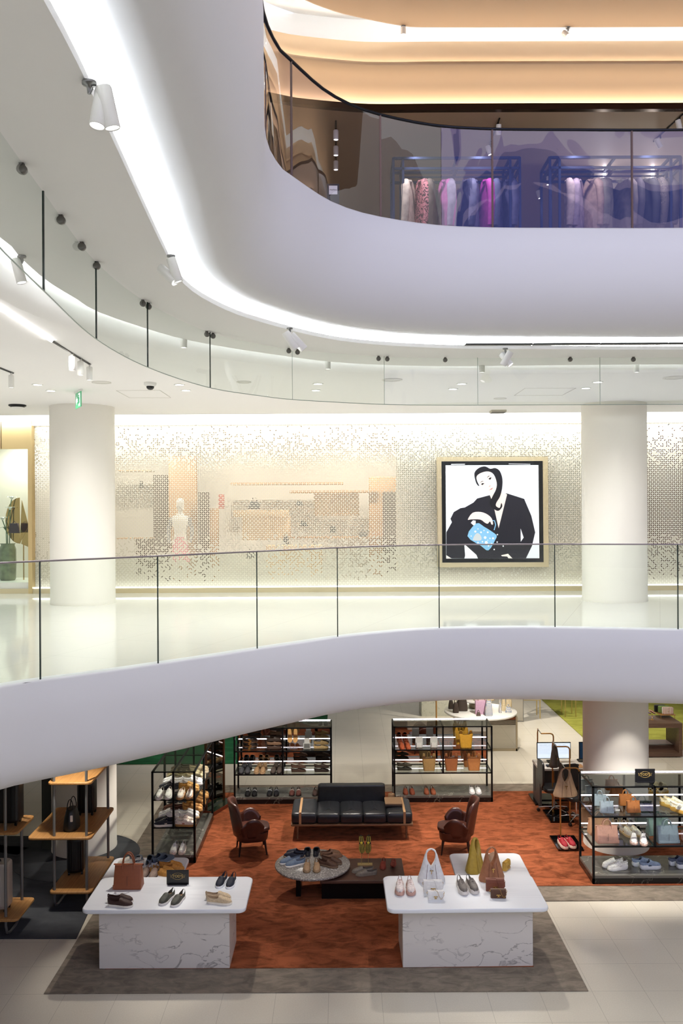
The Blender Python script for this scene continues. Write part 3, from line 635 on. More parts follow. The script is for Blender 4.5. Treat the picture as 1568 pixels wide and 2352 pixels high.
for (x, y, lb) in ((35,575,'single tilted white spotlight behind the barrier at far left'),(417,775,'small white cylinder light behind the barrier, left one'),(752,828,'small white cylinder light behind the barrier near centre'),
                   (1110,836,'small white cylinder light behind the barrier, right of centre'),(1469,836,'small white cylinder light behind the barrier at far right')):
    q = Q(x, y, P(x, y, 7.38).y if y > 500 else 6); q = P(x, y, 7.38); ceiling_spot((q.x, q.y + .12, 7.375 if x < 100 else 7.43), [(0, 0, .0, -.25 if x < 100 else 0)], lb, None, .12 if x > 100 else .17, .035)
def track(p0, p1, lb, heads, group=None):
    root = thing('light_track', lb, 'track light', ((p0[0]+p1[0])/2, (p0[1]+p1[1])/2, 7.38)); o = Vector(root.location)
    m = MB(); a = Vector((p0[0], p0[1], 7.375)) - o; b = Vector((p1[0], p1[1], 7.375)) - o
    m.tube([a, b], .014, 4); m.build('track', black_m, root)
    for t in heads:
        h = a.lerp(b, t); lamp_head(root, T(h.x, h.y, -.20), .16, .036)
        m = MB(); m.tube([h, h + Vector((0, 0, -.05))], .012, 8); m.build('track_adapter', whm, root)
a, b = pz(118,781), pz(207,836); track(a, b, 'black ceiling track with three white cylinder spotlights', [.5, .72, .98])
a, b = pz(-60,820), pz(30,856); track(a, b, 'black ceiling track with one white cylinder at the left edge', [.95])
a, b = pz(-80,655), pz(118,781); m = MB(); m.tube([(a.x, a.y, 7.372), (b.x, b.y, 7.372)], .018, 4); o = m.build('linear_light', lamp_e); tag(o, 'thin white linear light leading to the black track', 'linear light')
def disc(x, y, r, lb, name='downlight', cat='downlight', lit=True, zc=7.38):
    q = P(x, y, zc); root = thing(name, lb, cat, (q.x, q.y, zc))
    m = MB(); m.lathe([(r, 0), (r, -.008), (r*.8, -.010), (r*.78, -.003)], 28, cap=False); m.build('rim', whm if lit else mat('speaker_grille', '#dcdad2', .6), root)
    m = MB(); m.lathe([(.001, -.004), (r*.78, -.004), (r*.78, -.002), (.001, -.002)], 24); m.build('lens' if lit else 'grille', lamp_e if lit else MATS['speaker_grille'], root)
    return q
DLS = [(86,883,'downlight left of the left column, nearer one'),(117,897,'downlight just left of the left column top'),(412,883,'round downlight behind the barrier left part'),(427,896,'round downlight just behind the left one'),
       (730,881,'round downlight at the ceiling centre'),(725,896,'round downlight behind the centre one'),(1060,881,'round downlight right of centre, nearer one'),(1040,893,'round downlight right of centre, farther one'),
       (1345,891,'round downlight left of the right column top'),(1372,877,'round downlight in front of the right column')]
for x, y, lb in DLS: disc(x, y, .075, lb)
for x, y, r, lb in ((233,878,.13,'round flush ceiling speaker above the left column'),(560,877,.1,'round flush speaker beside the camera dome'),(900,872,.14,'round flush speaker near the ceiling centre'),(1148,915,.1,'round flush speaker above the poster'),(1548,867,.15,'round flush speaker at the right edge')):
    disc(x, y, r, lb, 'ceiling_speaker', 'speaker', False)
q = pz(345, 879); cd = thing('security_camera', 'white dome security camera with black lens on the ceiling', 'camera', (q.x, q.y, 7.38))
m = MB(); m.lathe([(.085, 0), (.085, -.03), (.06, -.05)], 24); m.build('housing', whm, cd); m = MB(); m.lathe([(.055, -.045), (.05, -.075), (.03, -.095), (.002, -.1)], 20); m.build('dome', mat('black_dome', '#08080a', .08), cd)
q = pz(40, 930); sd = thing('smoke_detector', 'black and white smoke detector on the ceiling at far left', 'smoke detector', (q.x, q.y, 7.38))
m = MB(); m.lathe([(.14, 0), (.14, -.02), (.1, -.04)], 24); m.build('base', black_m, sd); m = MB(); m.lathe([(.1, -.035), (.09, -.07), (.06, -.085), (.002, -.085)], 24); m.build('sensor', whm, sd)
q = pz(1143, 943); av = thing('ceiling_diffuser', 'small square air diffuser on the ceiling above the poster', 'air vent', (q.x, q.y, 7.38))
m = MB(); m.box(-.13, .13, -.12, .12, -.035, 0); m.build('frame', mat('vent_frame', '#b9b3a4', .5), av)
for k in range(3): m = MB(); m.box(-.12, .12, -.1 + k*.08, -.06 + k*.08, -.042, -.036); m.build('slat', mat('vent_dark', '#4a463e', .5), av)
for x0, x1, y, lb in ((297,393,913,'ceiling access hatch right of the left column'),(1180,1290,908,'ceiling access hatch left of the right column')):
    a, b = pz(x0, y), pz(x1, y); m = MB(); w_ = b.x - a.x
    for bx in ((0, w_, 0, .006), (0, w_, -.8, -.794), (0, .006, -.8, 0), (w_-.006, w_, -.8, 0)): m.box(bx[0], bx[1], bx[2], bx[3], -.002, 0)
    o = m.build('access_hatch', mat('hatch_line', '#bdb9ae', .6), None, (a.x, a.y, 7.376)); tag(o, lb, 'access hatch')
q = pz(180, 897); ex = thing('exit_sign', 'green hanging exit sign with white arrow and running figure', 'exit sign', (q.x, q.y, 7.38), math.radians(-62))
m = MB(); m.box(-.19, .19, -.02, .02, -.03, 0); m.build('mount', whm, ex)
m = MB(); m.box(-.19, .19, -.006, .006, -.25, -.03); m.build('sign_plate', mat('exit_green', '#3f9c6c', .3, emit=.35), ex)
wg = mat('sign_white', '#f4fff8', .3, emit=.6)
m = MB(); m.prism([(-.15, -.14), (-.09, -.2), (-.09, -.165), (-.02, -.165), (-.02, -.115), (-.09, -.115), (-.09, -.08)], -.009, -.007, Matrix(((1,0,0,0),(0,0,1,0),(0,1,0,0),(0,0,0,1)))); m.build('arrow', wg, ex)
m = MB(); m.box(.04, .15, -.009, -.007, -.23, -.05); m.build('door_symbol', wg, ex)
m = MB(); m.lathe([(.001, -.01), (.016, 0), (.001, .01)], 10, (.09, -.012, -.085)); m.tube([(.09, -.011, -.1), (.095, -.011, -.15), (.07, -.011, -.2)], .009, 6); m.tube([(.095, -.011, -.15), (.12, -.011, -.19)], .008, 6); m.tube([(.06, -.011, -.13), (.09, -.011, -.11), (.12, -.011, -.135)], .007, 6); m.build('running_figure', MATS['exit_green'], ex)
# linear slot diffuser next to the curved slot
a, b = P(1068, 792, 7.38), P(1700, 794, 7.38); vent = thing('linear_vent', 'long black slotted linear air vent at the right of the curved slot', 'air vent', (a.x, a.y - .03, 7.385))
for k in range(4):
    for j in range(2):
        m = MB(); m.box(k*.72, k*.72 + .71, j*.05 - .02, j*.05 + .012, -.012, 0, T(0, 0, .0)); m.build('slot', mat('vent_black', '#0b0b0c', .6), vent)
m = MB(); m.box(-.01, 2.88, .016, .026, -.014, 0); m.build('divider', whm, vent)

# L3 details
for x, y, rx, ry, lb in ((926,60,0,0,'small upright white spotlight on the upper tan soffit'),(1304,63,-.5,-.5,'tilted bright spotlight on the upper tan soffit')):
    q = P(x, y, 11.88); ceiling_spot((q.x, q.y, 11.88), [(0, 0, rx, ry)], lb, None, .10, .034)
def l3track(p0, p1, heads, lb):
    z = 10.79; o = (Vector(p0) + Vector(p1)) / 2; root = thing('light_track', lb, 'track light', o)
    m = MB(); a = Vector(p0) - o; b = Vector(p1) - o; m.tube([a, b], .012, 4); m.build('track', black_m, root)
    for t, rx, ry in heads:
        h = a.lerp(b, t); lamp_head(root, T(h.x, h.y, h.z - .17, 0, rx, ry), .13, .035)
        m = MB(); m.tube([h, h + Vector((0, 0, -.05))], .01, 6); m.build('track_adapter', black_m, root)
    return root
for a, b, hs, lb in (((771,278),(771,368),[(.15,0,0),(.55,0,0),(.95,0,0)],'upper shop ceiling track with three lights left of the clothes'),
                     ((1147,272),(1117,350),[(.1,.3,0),(.7,0,-.3)],'upper shop ceiling track with a glaring light by the glass joint'),
                     ((1568,262),(1500,325),[(.1,.2,-.3),(.75,.4,-.6)],'upper shop ceiling track above the right clothes rail'),
                     ((1262,395),(1235,440),[(.1,0,0),(.8,0,-.3)],'far upper shop ceiling track between the clothes rails')):
    l3track(P(*a, 10.79), P(*b, 10.79), hs, lb)

# ================= ground floor furniture =================
orange = pile('orange_carpet', '#a05a3a', '#6c3a22', 4.5, 160, .6)
taupe = pile('taupe_carpet', '#8d8274', '#6f665b', 5.0, 160, .5)
slate = pile('slate_mat', '#4b4d50', '#404246', 2.0, 200, .3)
green_c = pile('green_carpet', '#2a6a45', '#1f5436', 2, 150, .4)
lime_c = pile('lime_carpet', '#a3a34c', '#86883a', 2, 150, .4)
XLr, XRr = P(100,2285,0).x, P(1350,2276,0).x
Y0 = P(700,2281,0).y; Y1 = P(1400,2070,0).y; Y2 = P(850,1803,0).y
def rug(poly, z0, z1, m_, label, name='carpet', group=None):
    cx = sum(p[0] for p in poly)/len(poly); cy = sum(p[1] for p in poly)/len(poly)
    mb = MB(); mb.rings([[(p[0]-cx, p[1]-cy, z) for p in poly] for z in (0, z1-z0)], True, False)
    return tag(mb.build(name, m_, None, (cx, cy, z0)), label, 'carpet', group)
out = [(XLr, Y0), (XRr, Y0), (XRr, Y1), (7.5, Y1), (7.5, Y2), (XLr, Y2)]
rug(out, 0.001, .012, taupe, 'large taupe border carpet under the marble tables and orange carpet')
ow = P(700,2226,0).y; o2 = P(1340,2037,0).y; o3 = P(850,1821,0).y
oi = [(XLr+.57, ow), (XRr-.52, ow), (XRr-.52, o2), (7.0, o2), (7.0, o3), (XLr+.57, o3)]
rug(oi, .0125, .02, orange, 'bright orange carpet under sofa and armchairs')
rug([P(-330,2158,0).xy, P(175,2157,0).xy, P(303,1960,0).xy - Vector((.25, .1)), Vector((XLr-.05, 13.6)), Vector((XLr-.5, 15.1)), Vector((-7.6, 15.1))], .001, .011, slate, 'dark slate mat under the wooden luggage shelves', 'floor_mat')
rug([P(285+17*math.cos(a)*0,0,0).xy if False else (cl.x + 1.0*math.cos(a), 14.2 + 1.0*math.sin(a)) for a in [2*math.pi*k/40 for k in range(40)]], .0115, .016, slate, 'round dark mat around the left ground floor column', 'floor_mat')
rug([Vector((-9, 19.4)), Vector((P(745,1750,0).x, 19.4)), Vector((P(745,1750,0).x, 26)), Vector((-9, 26))], .001, .015, green_c, 'deep green carpet in the far shop on the left')
rug([P(1240,1604,0).xy, P(1290,1650,0).xy, P(1345,1700,0).xy, P(1560,1700,0).xy, P(1700,1600,0).xy], .001, .015, lime_c, 'lime green carpet seen beside the right ground floor column')
rug([P(1470,1722,0).xy, P(1640,1722,0).xy, P(1640,1560,0).xy, P(1500,1590,0).xy], .016, .02, lime_c, 'lime green carpet behind the walnut display table')
rt = mat('orange_lettering', '#b8603c', .9)
q = P(764,1812,0); mb = text_mesh("TOD'S", .30, .001, T(0, 0, 0, math.pi)); tag(mb.build('carpet_lettering', rt, None, (q.x - .27, q.y, .0135)), "orange brand lettering woven in the back carpet border beside the shoe case", 'lettering')
mb = text_mesh("TOD'S", .30, .001, T(0, 0, 0, -math.pi/2)); q = P(222,2132,0); tag(mb.build('carpet_lettering', rt, None, (XLr + .3, q.y + .38, .0135)), 'orange brand lettering on the left carpet border beside the marble table', 'lettering')

# ---- marble tables ----
marble = veined('white_marble', '#dedad4', '#8f8b88', 2.6, .018, .3, .9, stretch=(.9, 1, 1.9), rot=(0, .7, .2))
topm = veined('white_stone_top', '#e9edf2', '#d3d8de', 1.2, .05, .22, .5, stretch=(.3, 3, 1))
def tbl(x0, x1, y0, y1, z, bx0, bx1, by0, by1, label, rz=0, r=.09):
    cx, cy = (x0+x1)/2, (y0+y1)/2; root = thing('display_table', label, 'table', (cx, cy, .0205), rz)
    m = MB(); m.prism(rrect(x1-x0, y1-y0, r, 6), z - .05 - .0205, z - .0205, bev=.012); m.build('table_top', topm, root)
    m = MB(); m.prism(rrect(bx1-bx0, by1-by0, .005, 1, (bx0+bx1)/2-cx, (by0+by1)/2-cy), 0, z - .05 - .0205); m.build('table_base', marble, root); return root
def xr(px_, py_, z): return P(px_, py_, z).x
yf = P(360,2090,.8).y; yb = P(400,2014,.8).y; mf = P(378,2228,0).y
tbl(P(184,2092,.8).x, P(563,2090,.8).x, yf, yb, .8, P(228,2228,0).x, P(527,2228,0).x, mf, mf + .68, 'white stone table with marble base carrying the brown tote and sign', 0)
yf2 = P(1070,2088,.8).y; yb2 = P(1050,2010,.8).y; mf2 = P(1070,2224,0).y
tbl(P(888,2088,.8).x, P(1262,2088,.8).x, yf2, yb2, .8, P(924,2225,0).x, P(1223,2222,0).x, mf2, mf2 + .68, 'white stone table with marble base carrying white and tan bags', 0.012)
a = P(1030,1960,.7); tbl(a.x, P(1193,1962,.7).x, yb2 + .07, a.y, .7, a.x + .15, a.x + .85, yb2 + .2, a.y - .15, 'lower white nested table behind the right marble table', 0.0)
a = P(436,1969,.7); tbl(a.x - 1.06, a.x, yb + .07, a.y, .7, a.x - .9, a.x - .15, yb + .2, a.y - .12, 'lower white nested table behind the left marble table', 0.0)

# ---- coffee tables ----
terr = mat('terrazzo', '#a9a69e', .3); nt = terr.node_tree; b_ = nt.nodes['Principled BSDF']; tc = N(nt, 'ShaderNodeTexCoord'); vo = N(nt, 'ShaderNodeTexVoronoi'); vo.inputs['Scale'].default_value = 85
nt.links.new(tc.outputs['Object'], vo.inputs['Vector']); cr_ = N(nt, 'ShaderNodeValToRGB'); cr_.color_ramp.interpolation = 'CONSTANT'
for k, (p_, c_) in enumerate(((0, '#7c7974'), (.45, '#8c8882'), (.75, '#aaa69e'), (.92, '#d2cec6'))):
    el = cr_.color_ramp.elements[k] if k < 2 else cr_.color_ramp.elements.new(p_); el.position = p_; el.color = srgb(c_)
sp_ = N(nt, 'ShaderNodeSeparateColor'); nt.links.new(vo.outputs['Color'], sp_.inputs[0]); nt.links.new(sp_.outputs[0], cr_.inputs[0]); nt.links.new(cr_.outputs[0], b_.inputs['Base Color'])
q = P(717.5, 1983, .42); ct = thing('coffee_table', 'round terrazzo topped coffee table with six pairs of loafers', 'table', (q.x, q.y, .02))
m = MB(); m.lathe([(.54, .36), (.553, .37), (.553, .395), (.548, .40), (.001, .40)], 64); m.build('table_top', terr, ct)
m = MB()
for s in (-1, 1): m.box(s*.2 - .035, s*.2 + .035, -.2, .2, 0, .36)
m.box(-.2, .2, -.03, .03, .3, .36); m.build('leg_frame', black_m, ct)
wal = wood('dark_walnut', '#5a4034', '#4a332a', 16)
a = P(922,1971,.34); b = P(926,2022,.34); x0 = q.x + .12
wt = thing('coffee_table', 'low dark walnut table showing upright yellow soled shoes', 'table', ((x0 + a.x)/2, (a.y+b.y)/2, .02)); wd = a.x - x0; dp = a.y - b.y
m = MB(); m.prism(rrect(wd, dp, .01, 2), .275, .32, bev=.004); m.build('table_top', wal, wt)
m = MB(); m.box(-wd/2 + .02, wd/2 - .12, -dp/2 + .14, dp/2 - .14, 0, .274); m.build('plinth', black_m, wt)

# ---- sofa bench ----
lea = mat('black_leather_sofa', '#26282b', .33, 0, .12, 12, .15); leag = mat('grey_leather', '#6b6a64', .32, 0, .1, 14, .15)
brown_w = wood('oak_frame', '#8a6848', '#6e5036', 14); strapm = mat('tan_strap', '#b38c62', .5)
sa = P(670,1903,.30); sy = P(808,1930,.02).y + .06
sx0 = Q(668, 1895, sy).x; sx1 = Q(948, 1895, sy).x; SW = sx1 - sx0
sf = thing('sofa', 'black leather bench sofa with wooden frame and tan straps', 'sofa', ((sx0+sx1)/2, sy, .02))
m = MB(); m.prism(rrect(SW, .82, .03, 3, 0, .36), .235, .265, bev=.006); m.build('frame', brown_w, sf)
for x in (-SW/2 + .11, SW/2 - .11):
    for y in (.03, .68):
        m = MB(); m.cyl((x, y, 0), (x, y + (.0), .235), .013, .022, 10); m.build('leg', brown_w, sf)
def cushion(w_, d_, z0, z1, r=.05, crown=.015):
    m = MB(); R = []
    for t, ins, dz in ((0, .03, 0), (.08, .008, 0), (.2, 0, 0), (.8, 0, 0), (.92, .012, 0), (1, .04, 0), (1.02, .12, .5), (1.0, .22, 1)):
        z = z0 + (z1-z0)*min(t, 1) + crown*dz; R.append([(x, y, z) for x, y in rrect(w_ - 2*ins, d_ - 2*ins, max(r - ins*.5, .01), 4)])
    return m.rings(R)
cxs = [(670,728,1),(728,781,0),(781,834,0),(834,888,0),(888,947,1)]
def sxx(p_): return -SW/2 + .01 + (SW - .02) * (p_ - 670) / 277
for p0_, p1_, g_ in cxs:
    c0 = (sxx(p0_)+sxx(p1_))/2; w_ = sxx(p1_) - sxx(p0_)
    m = cushion(w_ + .004, .8, .266, .44 if not g_ else .45); m.v = [(v[0] + c0, v[1] + .37, v[2]) for v in m.v]; o = m.build('seat_cushion', lea, sf)
c0 = (sxx(728)+sxx(889))/2; w_ = sxx(889) - sxx(728)
m = MB(); m.prism(rrect(w_, .16, .04, 4, c0, .69), .36, .72, bev=.03); m.build('backrest', lea, sf)
for p_ in (690, 929):
    m = MB(); m.box(sxx(p_)-.02, sxx(p_)+.02, -.034, -.030, .266, .43); m.box(sxx(p_)-.02, sxx(p_)+.02, -.0, .74, .4635, .4675); m.box(sxx(p_)-.02, sxx(p_)+.02, -.034, .0, .43, .4675, None); m.build('strap', strapm, sf)
sofa_o = Vector(sf.location)
bk = thing('book_stack', 'tan leather tray of dark books lying on the sofa right end', 'books', (sofa_o.x + sxx(906), sofa_o.y + .40, .02 + .468))
m = MB(); m.prism(rrect(.29, .36, .01, 2), 0, .028, bev=.003); m.build('lower_book', mat('dark_book', '#3a3230', .5), bk)
m = MB(); m.prism(rrect(.29, .36, .01, 2), .029, .055, bev=.003); m.build('upper_book', mat('tan_book', '#8d7052', .5), bk)
q = P(900,1846,.46); pt = thing('candle_pot', 'small round tan candle pot behind the book tray', 'pot', (q.x, sofa_o.y + .66, .02 + .466)); 
m = MB(); m.lathe([(.055, 0), (.058, .01), (.058, .085), (.052, .09), (.05, .08), (.001, .08)], 24); m.build('pot_body', mat('tan_pot', '#8a6a4a', .5), pt); m = MB(); m.cyl((0, 0, .08), (0, 0, .1), .003); m.build('wick', black_m, pt)

# ---- armchairs ----
chl = mat('brown_armchair_leather', '#4a261c', .36, 0, .12, 10, .1)
def armchair(label, loc, rz):
    r = thing('armchair', label, 'armchair', loc, rz, None)
    # facing +Y; backrest at -Y.  shell angle a: 0 = back centre, +-120 = front end of the arms
    def shell(a0, a1, hf, name, n=18, lean=.10):
        m = MB(); R = []
        for i in range(n + 1):
            a = math.radians(a0 + (a1-a0)*i/n); top = hf(math.degrees(a)); ring = []
            for k, t in enumerate([j/6 for j in range(7)]):
                z = .30 + (top - .30)*t; rad = .27 + lean*t*(1.0 if abs(math.degrees(a)) < 70 else .45)
                ring.append((math.sin(a)*rad*1.02, -math.cos(a)*rad + (0 if abs(math.degrees(a)) < 95 else .02), z))
            inner = [(x*.83, y*.83, z - (.012 if k == 6 else 0)) for k, (x, y, z) in enumerate(ring)]
            mid = [((ring[-1][0]+inner[-1][0])/2, (ring[-1][1]+inner[-1][1])/2, ring[-1][2] + .018)]
            R.append(ring + mid + inner[::-1])
        m.rings(R); return m.build(name, chl, r)
    shell(-63, 63, lambda d: .80 + .07*math.cos(math.radians(d*1.4)) - .30*max(0, (abs(d)-44)/19)**2.0, 'backrest')
    shell(60, 128, lambda d: .60 - .13*((d-94)/34)**2, 'armrest'); shell(-128, -60, lambda d: .60 - .13*((-d-94)/34)**2, 'armrest')
    m = MB(); R = []
    for z, k in ((.22, .9), (.235, .97), (.30, 1.0), (.36, 1.02)): R.append([(x*k, y*k + .03, z) for x, y in rrect(.54, .52, .17, 5)])
    m.rings(R); m.build('seat_base', chl, r)
    m = cushion(.44, .5, .361, .43, .14, .02); m.v = [(v[0], v[1] + .07, v[2]) for v in m.v]; m.build('seat_cushion', chl, r)
    dk = mat('dark_wood_leg', '#1c1210', .35)
    for x, y in ((-.2, .22), (.2, .22), (-.19, -.17), (.19, -.17)):
        m = MB(); m.cyl((x, y, .235), (x*1.15, y*1.15, 0), .022, .011, 10); m.build('leg', dk, r)
    return r
qa = P(573,1957,.02); armchair('brown leather wing armchair left of the sofa facing right', (qa.x, qa.y + .05, .02), math.radians(-78))
qb = P(1050,1955,.02); armchair('brown leather wing armchair right of the sofa facing left', (qb.x, qb.y + .02, .02), math.radians(82))

# ---- glass display cases ----
caseg = glass('case_glass', '#e9ece9', .6); mirror_m = mat('mirror', '#b9b6ae', .02, 1); blackst_lit = veined('black_marble_lit', '#64625c', '#b9b4a6', 3.0, .012, .25, .8); blackst2 = veined('black_marble_side', '#0e1012', '#8a8678', 2.4, .008, .25, .7)  # plinth top marble is lightened in its colour to look lit
led_c = emis('case_led_strip', '#fff6ff', 5)
LV = (.145, .585, 1.03, 1.475)
def case(label, cx, cy, W, D, bays, rz=0, mirror=True, midlong=False, led=True):
    r = thing('display_case', label, 'display case', (cx, cy, .0205), rz); t = .016
    m = MB(); m.box(-W/2, W/2, -D/2, D/2, 0, .105 - .02); m.build('plinth', blackst2, r)
    m = MB(); m.box(-W/2 + .004, W/2 - .004, -D/2 + .004, D/2 - .004, .0855, .125); m.build('plinth_top', blackst_lit, r)
    m = MB(); xs_ = [-W/2 + W*k/bays for k in range(bays + 1)]
    for x in xs_:
        for y in (-D/2, D/2):
            x_ = min(max(x, -W/2 + t), W/2 - t); y_ = min(max(y, -D/2 + t), D/2 - t)
            zb = .126 if (x in (xs_[0], xs_[-1])) else .565
            m.box(x_-t, x_+t, y_-t, y_+t, 0 if zb < .2 else zb, LV[3] - .02)
    for z in LV[1:]:
        z -= .02
        for y in (-D/2 + t, D/2 - t): m.box(-W/2, W/2, y-t, y+t, z-.02, z)
        for x in ([-W/2 + t, W/2 - t] + ([x for x in xs_[1:-1]])): m.box(x-t*.8, x+t*.8, -D/2, D/2, z-.018, z-.002)
        if midlong: m.box(-W/2, W/2, -t, t, z-.02, z)
    if midlong:
        for x in (-W/2 + t, W/2 - t): m.box(x-t, x+t, -t, t, .565, LV[3]-.02)
    m.build('frame', black_m, r)
    for z in LV[1:]:
        m = MB(); m.box(-W/2 + .01, W/2 - .01, -D/2 + .01, D/2 - .01, z - .021, z - .019); m.build('glass_shelf' if z < 1.4 else 'glass_top', caseg, r)
    if mirror:
        m = MB(); m.box(-W/2 + .03, W/2 - .03, D/2 - .035, D/2 - .03, .60, LV[3] - .06); m.build('mirror_back', mirror_m, r)
    if led:
        for z in LV[1:]:
            m = MB(); m.box(-W/2 + .03, W/2 - .03, D/2 - .046, D/2 - .037, z + (.058 if z < 1.4 else -.016), z + (.072 if z < 1.4 else -.004)); m.build('light_strip', led_c, r)
    return r
def case_px(label, xl, xr_, yb_, D, bays, **k):
    a = P(xl, yb_, 0); b = P(xr_, yb_, 0); return (a.x + b.x)/2, (a.y+b.y)/2, case(label, (a.x+b.x)/2, (a.y+b.y)/2 + D/2, b.x - a.x, D, bays, **k), b.x - a.x
cBx, cBy, cB, cBw = case_px('mirror backed black framed shoe case left of the sofa back', 537, 762, 1849, .62, 2)
cCx, cCy, cC, cCw = case_px('mirror backed black framed case with yellow and tan bags', 904, 1132, 1845, .62, 2)
a = P(1361, 2034, 0); DW = 1.87; case('long black framed case at right edge with pastel tote bags', a.x + DW/2, a.y + .38, DW, .76, 2); cDx, cDy = a.x, a.y
a = P(449, 1985, 0); AW = a.x - P(350, 1982, 0).x; AL = 1.95; case('open black framed sneaker case standing lengthwise at left', a.x - AW/2, a.y + AL/2, AL, AW, 2, rz=math.pi/2, mirror=False, midlong=True, led=False); cAx, cAy = a.x - AW/2, a.y

# ---- standing mirror ----
a = P(472,1872,0); b = P(515,1846,0); d = (b - a); L_ = d.length; rz = math.atan2(d.y, d.x)
bz = mat('bronze_frame', '#5e3a20', .35, .6)
sm = thing('standing_mirror', 'tall bronze framed mirror standing at an angle beside the sneaker case', 'mirror', (a.x, a.y, .02), rz)
m = MB(); m.box(.02, L_-.02, -.004, .004, .1, 1.85); m.build('mirror_pane', mirror_m, sm)
m = MB(); m.box(0, .035, -.02, .02, .06, 1.88); m.box(L_-.035, L_, -.02, .02, .06, 1.88); m.box(0, L_, -.02, .02, 1.85, 1.88); m.build('frame', bz, sm)
m = MB(); m.box(-.02, L_+.1, -.2, .12, 0, .06); m.build('base', mat('red_brown_base', '#6a2e1c', .3), sm)
m = MB(); m.box(-.0, L_+.08, -.18, .1, .0605, .064); m.build('base_top', mat('dark_green_glass', '#1d2a20', .08), sm)

# ---- bag stands ----
brass = mat('brass_rail', '#b98a4c', .3, .7); blackgl = mat('black_gloss', '#070708', .05)
def bag_stand(label, corner_px, W=.42, D=.62, H=1.35, full=True):
    q = P(*corner_px, .02); r = thing('bag_stand', label, 'bag stand', (q.x, q.y, .0205))
    m = MB(); m.box(-W, 0, 0, D, 0, .03); m.build('base', blackgl, r)
    m = MB(); arc = [(-.06 - .0*0, .05, .03), (-.06, .05, H - .06)] + [(-.06 - .06*(1-math.cos(t)), .05, H - .06 + .06*math.sin(t)) for t in (.5, 1.0, 1.57)] + [(-W*.7, .05, H)]
    m.tube(arc, .013, 8); m.build('front_post', brass, r)
    m = MB(); m.tube([(-W*.62, D - .12, .03), (-W*.62, D - .12, H - .1), (-W*.62, D - .16, H - .02), (-W*.66, D - .22, H)], .013, 8); m.build('rear_post', brass, r)
    m = MB(); m.tube([(-W*.7, .05, H), (-W*.66, D - .2, H)], .008, 8); m.build('top_rail', chrome, r); return r
bs1 = bag_stand('front bag stand with brass posts and red sneakers on base', (1341, 1955))
q = P(1341,1955,.02)
r2 = bag_stand('middle bag stand with black base behind the front one', (1318, 1890))
r3 = bag_stand('rear bag stand half hidden left of the desk', (1280, 1850))

# ---- office chair bases, desk, monitors ----
def office_chair(x, y, rz, label):
    r = thing('office_chair', label, 'office chair', (x, y, .02), rz)
    m = MB()
    for k in range(5):
        a = 2*math.pi*k/5; m.tube([(0, 0, .12), (.16*math.cos(a), .16*math.sin(a), .10), (.28*math.cos(a), .28*math.sin(a), .075)], [.02, .014, .01], 8)
    m.cyl((0, 0, .09), (0, 0, .42), .02); m.build('star_base', chrome, r)
    for k in range(5):
        a = 2*math.pi*k/5; x_, y_ = .28*math.cos(a), .28*math.sin(a); m = MB()
        for s in (-.014, .014): m.cyl((x_+s-.008, y_, .03), (x_+s+.008, y_, .03), .03, n=14)
        m.build('caster', mat('caster_black', '#151515', .4), r)
    m = MB(); m.prism(rrect(.44, .42, .1, 4), .42, .49, bev=.02); m.build('seat', blk, r)
    m = MB(); m.prism(rrect(.4, .44, .08, 4), -.02, .02, T(0, .24, .75, 0, math.pi/2), bev=.01); m.cyl((0, .2, .42), (0, .25, .7), .015); m.build('backrest', blk, r); return r
q = P(1291, 1893, .02); office_chair(q.x + .28, q.y + .12, .3, 'black office chair with chrome five star base by the desk')
q = P(1272, 1853, .02); office_chair(q.x - .08, q.y - .32, 1.6, 'second office chair with chrome casters behind the bag stands')
dq = P(1236, 1880, .75); DY = 16.35
x0 = Q(1238, 1760, DY).x; x1 = Q(1352, 1760, DY).x
dk = thing('cash_desk', 'white topped desk with monitors left of the right column', 'desk', ((x0+x1)/2, DY + .3, .02))
w_ = x1 - x0; m = MB(); m.box(-w_/2, w_/2, -.3, .3, .70, .74); m.build('desk_top', mat('desk_white', '#d8d2ca', .4), dk)
m = MB(); m.box(-w_/2, w_/2, .1, .14, .2, .70); m.build('modesty_panel', mat('desk_grey', '#4a4644', .5), dk)
m = MB(); m.box(-w_/2 + .02, w_/2 - .02, -.22, -.2, .1, .13); m.build('foot_rail', black_m, dk)
for s in (-1, 1): m = MB(); m.box(s*(w_/2-.03)-.02, s*(w_/2-.03)+.02, -.28, .28, 0, .70); m.build('side_leg', MATS['desk_grey'], dk)
def monitor(px0, py0, px1, py1, Y, mm, label, zb):
    a = Q(px0, py0, Y); b = Q(px1, py1, Y); cx = (a.x+b.x)/2; r = thing('monitor', label, 'monitor', (cx, Y, zb))
    m = MB(); m.box(a.x-cx-.012, b.x-cx+.012, 0, .03, b.z-zb-.012, a.z-zb+.012); m.build('housing', black_m, r)
    m = MB(); m.box(a.x-cx, b.x-cx, -.004, -.001, b.z-zb, a.z-zb); m.build('screen', mm, r)
    m = MB(); m.cyl((0, .05, .01), (0, .05, (a.z-zb)*.6), .02); m.prism(rrect(.24, .2, .04, 3, 0, .05), 0, .012); m.build('stand', black_m, r)
    return r, a, b, cx
scr = mat('lit_screen', '#d8e8f8', .3, emit=.75)
rm_, a, b, cx = monitor(1234, 1707, 1309, 1741, 16.75, scr, 'wide lit white monitor showing a spreadsheet page', .762)
ln = mat('screen_grey_line', '#8a9ab0', .5, emit=.3)
m = MB()
for k in range(6): m.box(a.x-cx+.03+.09*k, a.x-cx+.09+.09*k, -.006, -.0045, a.z-.762-.035, a.z-.762-.03)
for k in range(4): m.box(a.x-cx+.02, b.x-cx-.02, -.006, -.0045, a.z-.762-.07-.04*k, a.z-.762-.068-.04*k)
m.build('page_lines', ln, rm_)
